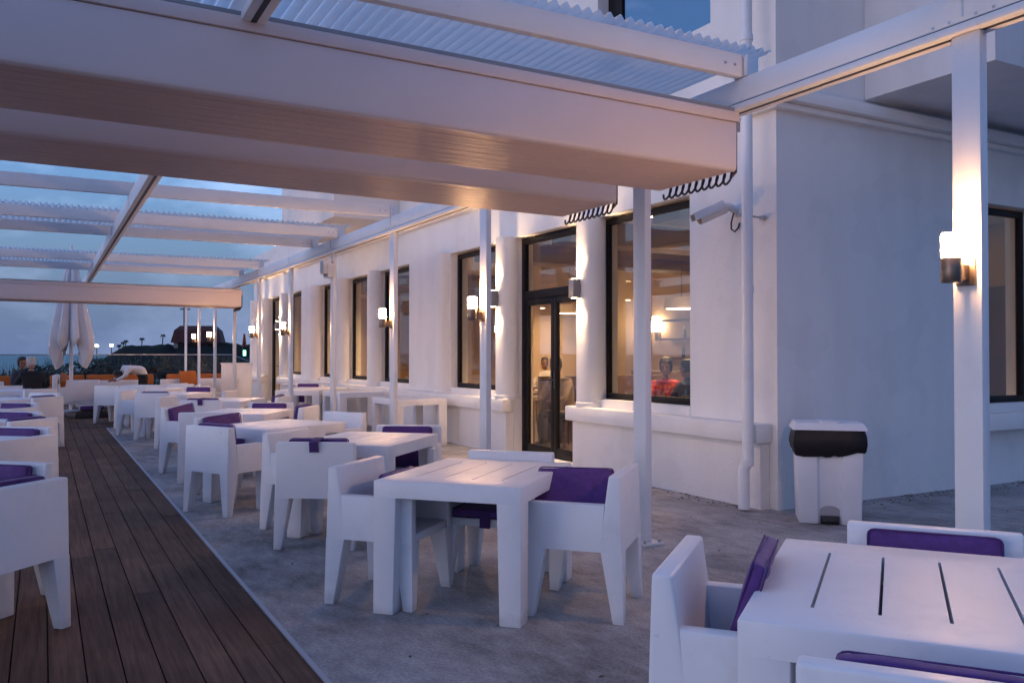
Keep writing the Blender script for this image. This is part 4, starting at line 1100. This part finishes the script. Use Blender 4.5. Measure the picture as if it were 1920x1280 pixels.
# waiter bending over the last table
J = dict(pelvis=(0, 0, .92), waist=(0, .08, 1.04), chest=(0, .30, 1.10), neck=(0, .48, 1.03), neck2=(0, .55, .98), sh_l=(-.19, .42, 1.10), sh_r=(.19, .42, 1.10), el_l=(-.27, .52, .90), el_r=(.27, .50, .90),
         wrist_l=(-.16, .70, .80), wrist_r=(.18, .68, .80), hand_l=(-.13, .77, .785), hand_r=(.15, .75, .785), hip_l=(-.1, 0, .88), hip_r=(.1, 0, .88), kn_l=(-.11, .03, .49), kn_r=(.12, .06, .49),
         an_l=(-.11, -.03, .09), an_r=(.13, .0, .09), toe_l=(-.12, .12, .035), toe_r=(.15, .15, .035))
_, Ed, Rd = sitting()
Rd = dict(Rd); Rd['pelvis'] = (.16, .14); Rd['waist'] = (.17, .15); Rd['chest'] = (.20, .16); Rd['sh_l'] = Rd['sh_r'] = .09
figure('person', 'waiter in a white shirt bending low over the last table', J, Ed, Rd, [M['skin_dark'], M['shirt'], M['trouser']],
       lambda c: 2 if c.z < .93 and c.y < .35 else (0 if (c.y > .53 and c.z > .98 and abs(c.x) < .12) or any((Vector(c)-Vector(J[k])).length < .09 for k in ('hand_l', 'hand_r')) else 1),
       at(270, 22.0), R(100), (0, .62, .93, 0, R(-48)), M['hair_dark'], 'short')
# guests behind the windows
def inside(px, X):
    a = YAW + math.atan((px-960)/F); return Vector((X, X/math.tan(a), .02))
J, Ed, Rd = sitting(.10, big=1.05, sh=1.0)
wp = inside(1246, 8.1)
figure('person', 'woman in a red patterned top dining behind the large near window', J, Ed, Rd, [M['skin_dark'], M['redprint'], M['trouser']], cloth_pick(J, .5), wp, R(150), (0, .13, 1.25, R(-20), R(-6)), M['hair_dark'], 'full')
J, Ed, Rd = sitting(.08, big=1.1)
wq = inside(1300, 7.7)
figure('person', 'guest in dark blue clothes beside the woman in red, seen from behind', J, Ed, Rd, [M['skin_dark'], M['navy'], M['trouser']], cloth_pick(J, .5), wq, R(20), (0, .10, 1.24, 0, R(-4)), M['hair_dark'], 'short')
J, Ed, Rd = sitting(.16, big=1.2)
wd = inside(1063, 7.15)
figure('person', 'man in a beige shirt leaning forwards behind the glass door', J, Ed, Rd, [M['skin_dark'], M['beige'], M['trouser']], cloth_pick(J, .5), wd, R(95), (0, .22, 1.26, 0, R(-10)), M['hair_dark'], 'short')
# indoor chairs and tables
def dark_chair(loc, rz, label):
    t = thing('dining_chair', label, 'chair', loc, rz, 'dark dining chairs inside the restaurant')
    m = MB(); m.box(-.22, .22, -.22, .22, .40, .45); m.build('seat', M['room_wood'], t, bevel=.01)
    m = MB(); m.box(-.22, .22, -.26, -.221, .452, .90); m.build('backrest', M['room_wood'], t, bevel=.01)
    for sx in (-1, 1):
        for sy in (-1, 1):
            m = MB(); m.box(sx*.19-.02, sx*.19+.02, sy*.19-.02, sy*.19+.02, 0, .399); m.build('leg', M['room_wood'], t)
dark_chair(wp, R(150), 'dark chair under the woman in red behind the window')
dark_chair(wq, R(20), 'dark chair under the guest in dark blue behind the window')
dark_chair(wd, R(95), 'dark chair under the man in beige behind the glass door')
def dining(loc, rz, label, n):
    t = thing('dining_table', label, 'table', loc, rz, 'dark dining tables inside the restaurant')
    m = MB(); m.box(-.45, .45, -.40, .40, .70, .735); m.build('tabletop', M['room_wood'], t, bevel=.006)
    for sx in (-1, 1):
        for sy in (-1, 1):
            m = MB(); m.box(sx*.40-.03, sx*.40+.03, sy*.35-.03, sy*.35+.03, 0, .699); m.build('leg', M['room_wood'], t)
    for i in range(n):
        a = 2*PI*i/n+.4; m = MB(); m.lathe([(.06, 0), (.11, .012), (.12, .02), (.118, .022), (.06, .008)], 0, 0, 20)
        p = m.build('plate', M['plate'], None, smooth=True); p.location = (loc[0]+.25*math.cos(a), loc[1]+.22*math.sin(a), loc[2]+.736)
        tag(p, 'white plate of food on ' + label, 'plate', 'plates on ' + label)
        m = MB(); m.lathe([(.032, 0), (.034, .004), (.006, .012), (.005, .075), (.036, .11), (.040, .16), (.034, .20)], 0, 0, 16)
        g = m.build('wine_glass', M['clear'], None, smooth=True); g.location = (loc[0]+.12*math.cos(a+.9), loc[1]+.28*math.sin(a+.9), loc[2]+.736)
        tag(g, 'stemmed glass standing on ' + label, 'glass', 'glasses on ' + label)
dining((wp+wq)/2+Vector((-.35, .15, 0)), R(20), 'the dark table before the woman in red', 2)
dining(wd+Vector((-.05, .75, 0)), R(5), 'the dark table beside the man in beige', 2)
dining(Vector((7.9, 13.6, .02)), 0, 'the dark table behind the window left of the near door', 2)
dining(Vector((8.0, 18.6, .02)), 0, 'the dark table behind the fourth window', 2)
dining(Vector((8.9, 10.4, .02)), R(10), 'the dark table deep behind the near glass door', 2)
dining(Vector((9.3, 8.3, .02)), R(0), 'the dark table behind the pier beside the large window', 2)
J, Ed, Rd = sitting(.08, big=1.05)
wg = inside(1019, 9.4)
figure('person', 'small distant guest in white seen through the left leaf of the near door', J, Ed, Rd, [M['skin_dark'], M['shirt'], M['trouser']], cloth_pick(J, .5), wg, R(160), (0, .10, 1.24, 0, R(-4)), M['hair_dark'], 'short')
dark_chair(wg, R(160), 'dark chair under the distant guest in white')
# bottles on the bar shelves, one colour family each
def bottle(p, h, m_, label):
    b_ = MB(); b_.lathe([(.034, 0), (.036, .01), (.036, h*.58), (.013, h*.74), (.012, h*.97), (.014, h)], 0, 0, 12)
    o = b_.build('bottle', m_, None, smooth=True); o.location = p; tag(o, label, 'bottle', 'bottles on the bar shelves')
rr = random.Random(12); bm_ = [mat('green_bottle', (.02, .06, .025), .1), mat('brown_bottle', (.08, .03, .012), .1), mat('pale_bottle', (.45, .42, .34), .15)]
for z in (1.39, 1.79):
    for i in range(14): bottle((11.83, 9.2+i*.37+rr.uniform(-.05, .05), z), rr.uniform(.24, .33), bm_[rr.randrange(3)], 'small bottle on the bar shelves behind the near glass door')
# ceiling downlights, pendants, indoor wall lamps
def spot(x, y, z, e, size=140, col=(1, .60, .29)):
    l = bpy.data.lights.new('room_lamp', 'SPOT'); l.energy = e; l.color = col; l.spot_size = R(size); l.spot_blend = .8; l.shadow_soft_size = .08
    o = bpy.data.objects.new('room_lamp', l); COL.objects.link(o); o.location = (x, y, z); return o
k = 0
dl = []
for x in (7.2, 8.9, 10.6):
    for y in (7.0, 9.2, 11.3, 13.8): dl.append((x, y))
dl += [(8, 17), (8, 19.6), (8, 23.5)]
pd_ = thing('ceiling_downlight', 'x', 'downlight', (0,0,0), 0, 'small round downlights in the restaurant ceiling')
m = MB(); m.lathe([(.065, -.006), (.07, 0)], 0, 0, 20); m.build('rim', M['plate'], pd_)
m = MB(); m.lathe([(.05, -.010), (.05, -.0065)], 0, 0, 20); m.build('lens', M['down'], pd_)
for x, y in dl:
    rank = 'nearest' if x < 8 else 'middle' if x < 10 else 'deepest'
    place(pd_, (x, y, 3.318), 0, 'small round ceiling downlight glowing behind the restaurant glass')
for x, y, e in ((7.3, 7.7, 40), (8.2, 9.3, 60), (9.5, 11.6, 70), (8.2, 13.9, 60), (7.6, 17.2, 60), (7.8, 19.6, 50), (8, 23.5, 60), (8.5, 26, 40), (6.75, 9.95, 90)):  # last one added inside the near door to warm the floor outside
    spot(x, y, 3.29, e*RL)
for (px, X, z, lb) in ((1278, 9.2, 2.2, 'drum shaped pendant shade hanging behind the large near window'), (1068, 9.6, 2.3, 'long pendant shade glowing behind the right leaf of the near door')):
    p = inside(px, X); t = thing('pendant_lamp', lb, 'pendant lamp', (p.x, p.y, z))
    m = MB(); m.lathe([(.28, 0), (.28, .18)], 0, 0, 28); m.build('lamp_shade', mat('cloth_shade', (.5, .42, .32), .8), t, smooth=True)
    m = MB(); m.lathe([(.25, -.004), (.25, -.001)], 0, 0, 28); m.build('diffuser', emis('lit_pendant', (1, .72, .42), 3), t)
    m = MB(); m.tube([(0, 0, .18), (0, 0, 3.3-z)], .006, 6); m.build('cord', M['black'], t)
for px, z, lb in ((1231, 1.95, 'lit square wall lamp on the back wall behind the large near window'), (1013, 1.95, 'bright wall lamp deep behind the left leaf of the near door')):
    p = inside(px, 11.9); t = thing('indoor_wall_lamp', lb, 'wall lamp', (p.x+.09, p.y, z))
    m = MB(); m.box(-.14, -.02, -.12, .12, 0, .24); m.build('lamp_shade', emis('lit_indoor_shade', (1, .74, .45), 5), t, bevel=.01)
    m = MB(); m.box(-.10, -.001, -.05, .05, -.2, -.002); m.build('bracket', M['bronze'], t)

# ------------------------------------------------------------------ balustrade and what lies beyond
t = thing('glass_balustrade', 'frameless glass balustrade with a thin top rail along the end of the terrace', 'balustrade', (0, 29.7, 0))
x = -9.0
while x < 5.6:
    m = MB(); m.box(x+.01, x+1.19, -.006, .006, .04, 1.42); m.build('glass_panel', M['clear'], t)
    m = MB(); m.box(x-.03, x+.03, -.03, .03, 0, .14); m.build('glass_clamp', M['steel'], t)
    x += 1.2
m = MB(); m.box(-9.02, 5.6, -.022, .022, 1.422, 1.455); m.build('top_rail', M['steel'], t, bevel=.004)
m = MB(); m.tube([(5.62, 0, 1.42), (7.4, .8, .75)], .022, 8); m.build('stair_rail', M['steel'], t)
def leafy(name, n, boxfn, size, mats, label, cat=None, kind=None, seed=1):
    rr = random.Random(seed); m = MB()
    for i in range(n):
        c = boxfn(rr); 
        if c is None: continue
        a = Vector((rr.gauss(0, 1), rr.gauss(0, 1), rr.gauss(0, 1.2))).normalized(); u = a.orthogonal().normalized(); v = a.cross(u)
        s = size*rr.uniform(.5, 1.3); tip = c+u*s*1.6
        m.add([c-v*s*.35, c+u*s*.8-v*s*.4, tip, c+u*s*.8+v*s*.4, c+v*s*.35], [(0, 1, 2, 3, 4)], 0 if rr.random() < .7 else 1)
    return tag(m.build(name, mats), label, cat, None, kind)
def hb(rr):
    x = rr.uniform(-6, 9); y = 30.6+rr.uniform(0, 2.6)
    top = .72+.55*max(0, min(1, (x+1.5)/3.0))+.22*mn.noise(Vector((x*1.1, y*.8, 2)))+.12*mn.noise(Vector((x*4, y*3, 7)))
    z = -.3+(top+.3)*rr.random()**.55
    return Vector((x, y, z))
leafy('hedge', 15000, hb, .065, [M['hedge'], M['hedge2']], 'dark coastal scrub growing just behind the glass balustrade', kind='stuff', seed=4)
# spiky plants rising above the scrub at the left, against the sea
def spiky(px, d, h, seed, label):
    rr = random.Random(seed); p = at(px, d, -.2); m = MB()
    for i in range(46):
        a = rr.uniform(0, 2*PI); l = h*rr.uniform(.55, 1.1); s = rr.uniform(.05, .30)
        b0 = Vector((rr.uniform(-.12, .12), rr.uniform(-.12, .12), 0)); mid = b0+Vector((math.cos(a)*s*l*.4, math.sin(a)*s*l*.4, l*.62)); tip = b0+Vector((math.cos(a)*s*l, math.sin(a)*s*l, l))
        sd = Vector((-math.sin(a), math.cos(a), 0))*.014
        m.add([b0-sd, b0+sd, mid+sd*1.3, tip, mid-sd*1.3], [(0, 1, 2, 3, 4)])
    o = m.build('reed_clump', [M['hedge']]); o.location = p; tag(o, label, 'reeds', 'reed clumps above the scrub by the sea')
for i, (px, h, lb) in enumerate(((14, 1.25, 'lowest reed clump at the left edge before the sea'), (32, 1.35, 'reed clump right above the head of the dark haired woman'), (50, 1.45, 'tall reed clump above the white haired man'), (72, 1.4, 'reed clump just right of the white haired man'), (88, 1.5, 'reed clump left of the hanging umbrella tips'), (104, 1.55, 'reed clump behind the left umbrella tip'))):
    spiky(px, 31.2, h, i+20, lb)
# distant hut
p = at(373, 80, 1.5)
t = thing('beach_hut', 'dark hut with dark red mansard roof on the dune skyline', 'hut', p, -YAW+R(12)); t.scale = (.88, .9, .85)
m = MB(); m.box(-2.25, 2.25, -1.6, 1.6, -2.0, 1.4); m.build('wall', M['house'], t)
m = MB(); m.box(-2.27, -1.85, -1.64, -1.602, -.2, 1.19); m.build('pale_panel', M['palewall'], t)
m = MB(); m.hexa([(-2.5, -2.1, 1.2), (2.5, -2.1, 1.2), (2.5, 2.1, 1.2), (-2.5, 2.1, 1.2)], [(-2.2, -1.7, 2.55), (2.2, -1.7, 2.55), (2.2, 1.7, 2.55), (-2.2, 1.7, 2.55)])
m.hexa([(-2.2, -1.7, 2.552), (2.2, -1.7, 2.552), (2.2, 1.7, 2.552), (-2.2, 1.7, 2.552)], [(-1.75, -.9, 3.05), (1.75, -.9, 3.05), (1.75, .9, 3.05), (-1.75, .9, 3.05)]); rf = m.build('roof', M['tile'], t)
m = MB(); m.tube([(-1.5, 0, 3.1), (-1.5, 0, 6.4)], .09, 8); m.tube([(-1.9, 0, 4.9), (-.9, 0, 4.9)], .07, 6); m.tube([(-1.8, 0, 5.5), (-1.2, 0, 5.5)], .06, 6); m.build('antenna', M['black'], rf)
for x_ in (-1.0, .3, 1.5):
    m = MB(); m.box(x_-.35, x_+.35, -1.63, -1.605, .2, 1.0); m.build('window', M['frame'], t)
# dry leaves and grit blown against the foot of the walls
rr = random.Random(31); m = MB()
for i in range(520):
    if rr.random() < .55: x, y = rr.uniform(6.3, 12), CY-abs(rr.gauss(0, .16))-.01
    elif rr.random() < .6: x, y = 5.86-abs(rr.gauss(0, .10)), rr.uniform(5.9, 9.0)
    else: x, y = rr.uniform(1.3, 8), rr.uniform(1.0, 9)
    if x > 5.86 and y > CY-.005: continue
    a = rr.uniform(0, 2*PI); s_ = rr.uniform(.006, .022); c, q = math.cos(a)*s_, math.sin(a)*s_
    m.add([(x-c, y-q, .003), (x+q*.5, y-c*.5, .004+rr.random()*.006), (x+c, y+q, .003), (x-q*.5, y+c*.5, .004+rr.random()*.008)], [(0, 1, 2, 3)])
tag(m.build('leaf_litter', mat('dry_leaves', (.06, .04, .03), .9)), 'dry leaf litter and grit at the foot of the walls', kind='stuff')
def street_lamp(px, d, z, label):
    t = thing('street_lamp', label, 'street lamp', at(px, d, z-3.35), 0, 'street lamps on the distant dune')
    m = MB(); m.tube([(0, 0, 0), (0, 0, 3.1)], .05, 6); m.build('pole', M['black'], t)
    m = MB(); m.lathe([(.05, 3.14), (.17, 3.18), (.22, 3.3), (.17, 3.4), (.05, 3.44)], 0, 0, 12); m.build('lamp_head', M['far_lamp'], t, smooth=True)
street_lamp(181.5, 105, 2.55, 'leftmost of three glowing lamps on the skyline, near the umbrella'); street_lamp(209, 105, 2.62, 'brightest glowing lamp on the skyline, second from the umbrella'); street_lamp(276, 120, 2.5, 'dim glowing lamp low on the skyline towards the hut')
def palm(px, d, ht, seed, label):
    rr = random.Random(seed); b0 = at(px, d, .6); t = thing('palm_tree', label, 'palm', b0, 0, 'tiny palms on the distant skyline')
    m = MB(); m.tube([(0, 0, 0), (.05, 0, ht*.5), (.12, 0, ht)], [.12, .09, .08], 6); m.build('trunk', M['bark'], t)
    m = MB()
    for i in range(12):
        a = 2*PI*i/12+rr.uniform(-.2, .2); l = rr.uniform(.7, 1.0)
        c, s = math.cos(a), math.sin(a)
        l *= .62; m.add([(.12, 0, ht), (.12+c*l*.6-s*.12, s*l*.6+c*.12, ht+.12), (.12+c*l, s*l, ht-.45), (.12+c*l*.6+s*.12, s*l*.6-c*.12, ht+.12)], [(0, 1, 2, 3)])
    m.build('crown', M['hedge'], t)
for i, (px, h, lb) in enumerate(((174, 2.2, 'tiny palm left of the first skyline lamp'), (222, 2.4, 'tiny palm just right of the brightest skyline lamp'), (230, 2.9, 'middle palm of a close trio on the skyline'), (234.5, 3.2, 'right palm of a close trio on the skyline'), (265, 3.6, 'single tiny palm left of the dim skyline lamp'), (304, 4.2, 'largest palm on the skyline, left of the hut'))):
    palm(px, 150, h, i, lb)
p = at(458, 60, -1.0)
t = thing('traffic_signal', 'far signal post with a small green light and an orange sign above', 'signal', p)
m = MB(); m.tube([(0, 0, 0), (0, 0, 3.3)], .05, 8); m.build('pole', M['black'], t)
m = MB(); m.box(-.13, .13, -.08, .08, 2.15, 2.95); m.build('housing', M['black'], t)
m = MB(); m.box(-.09, .09, -.10, -.082, 2.35, 2.72); m.build('green_light', M['green'], t)
m = MB(); m.hexa([(-.16, -.03, 3.0), (.16, -.03, 3.0), (.16, .03, 3.0), (-.16, .03, 3.0)], [(-.05, -.03, 3.9), (.05, -.03, 3.9), (.05, .03, 3.9), (-.05, .03, 3.9)]); m.build('sign', M['amber'], t)
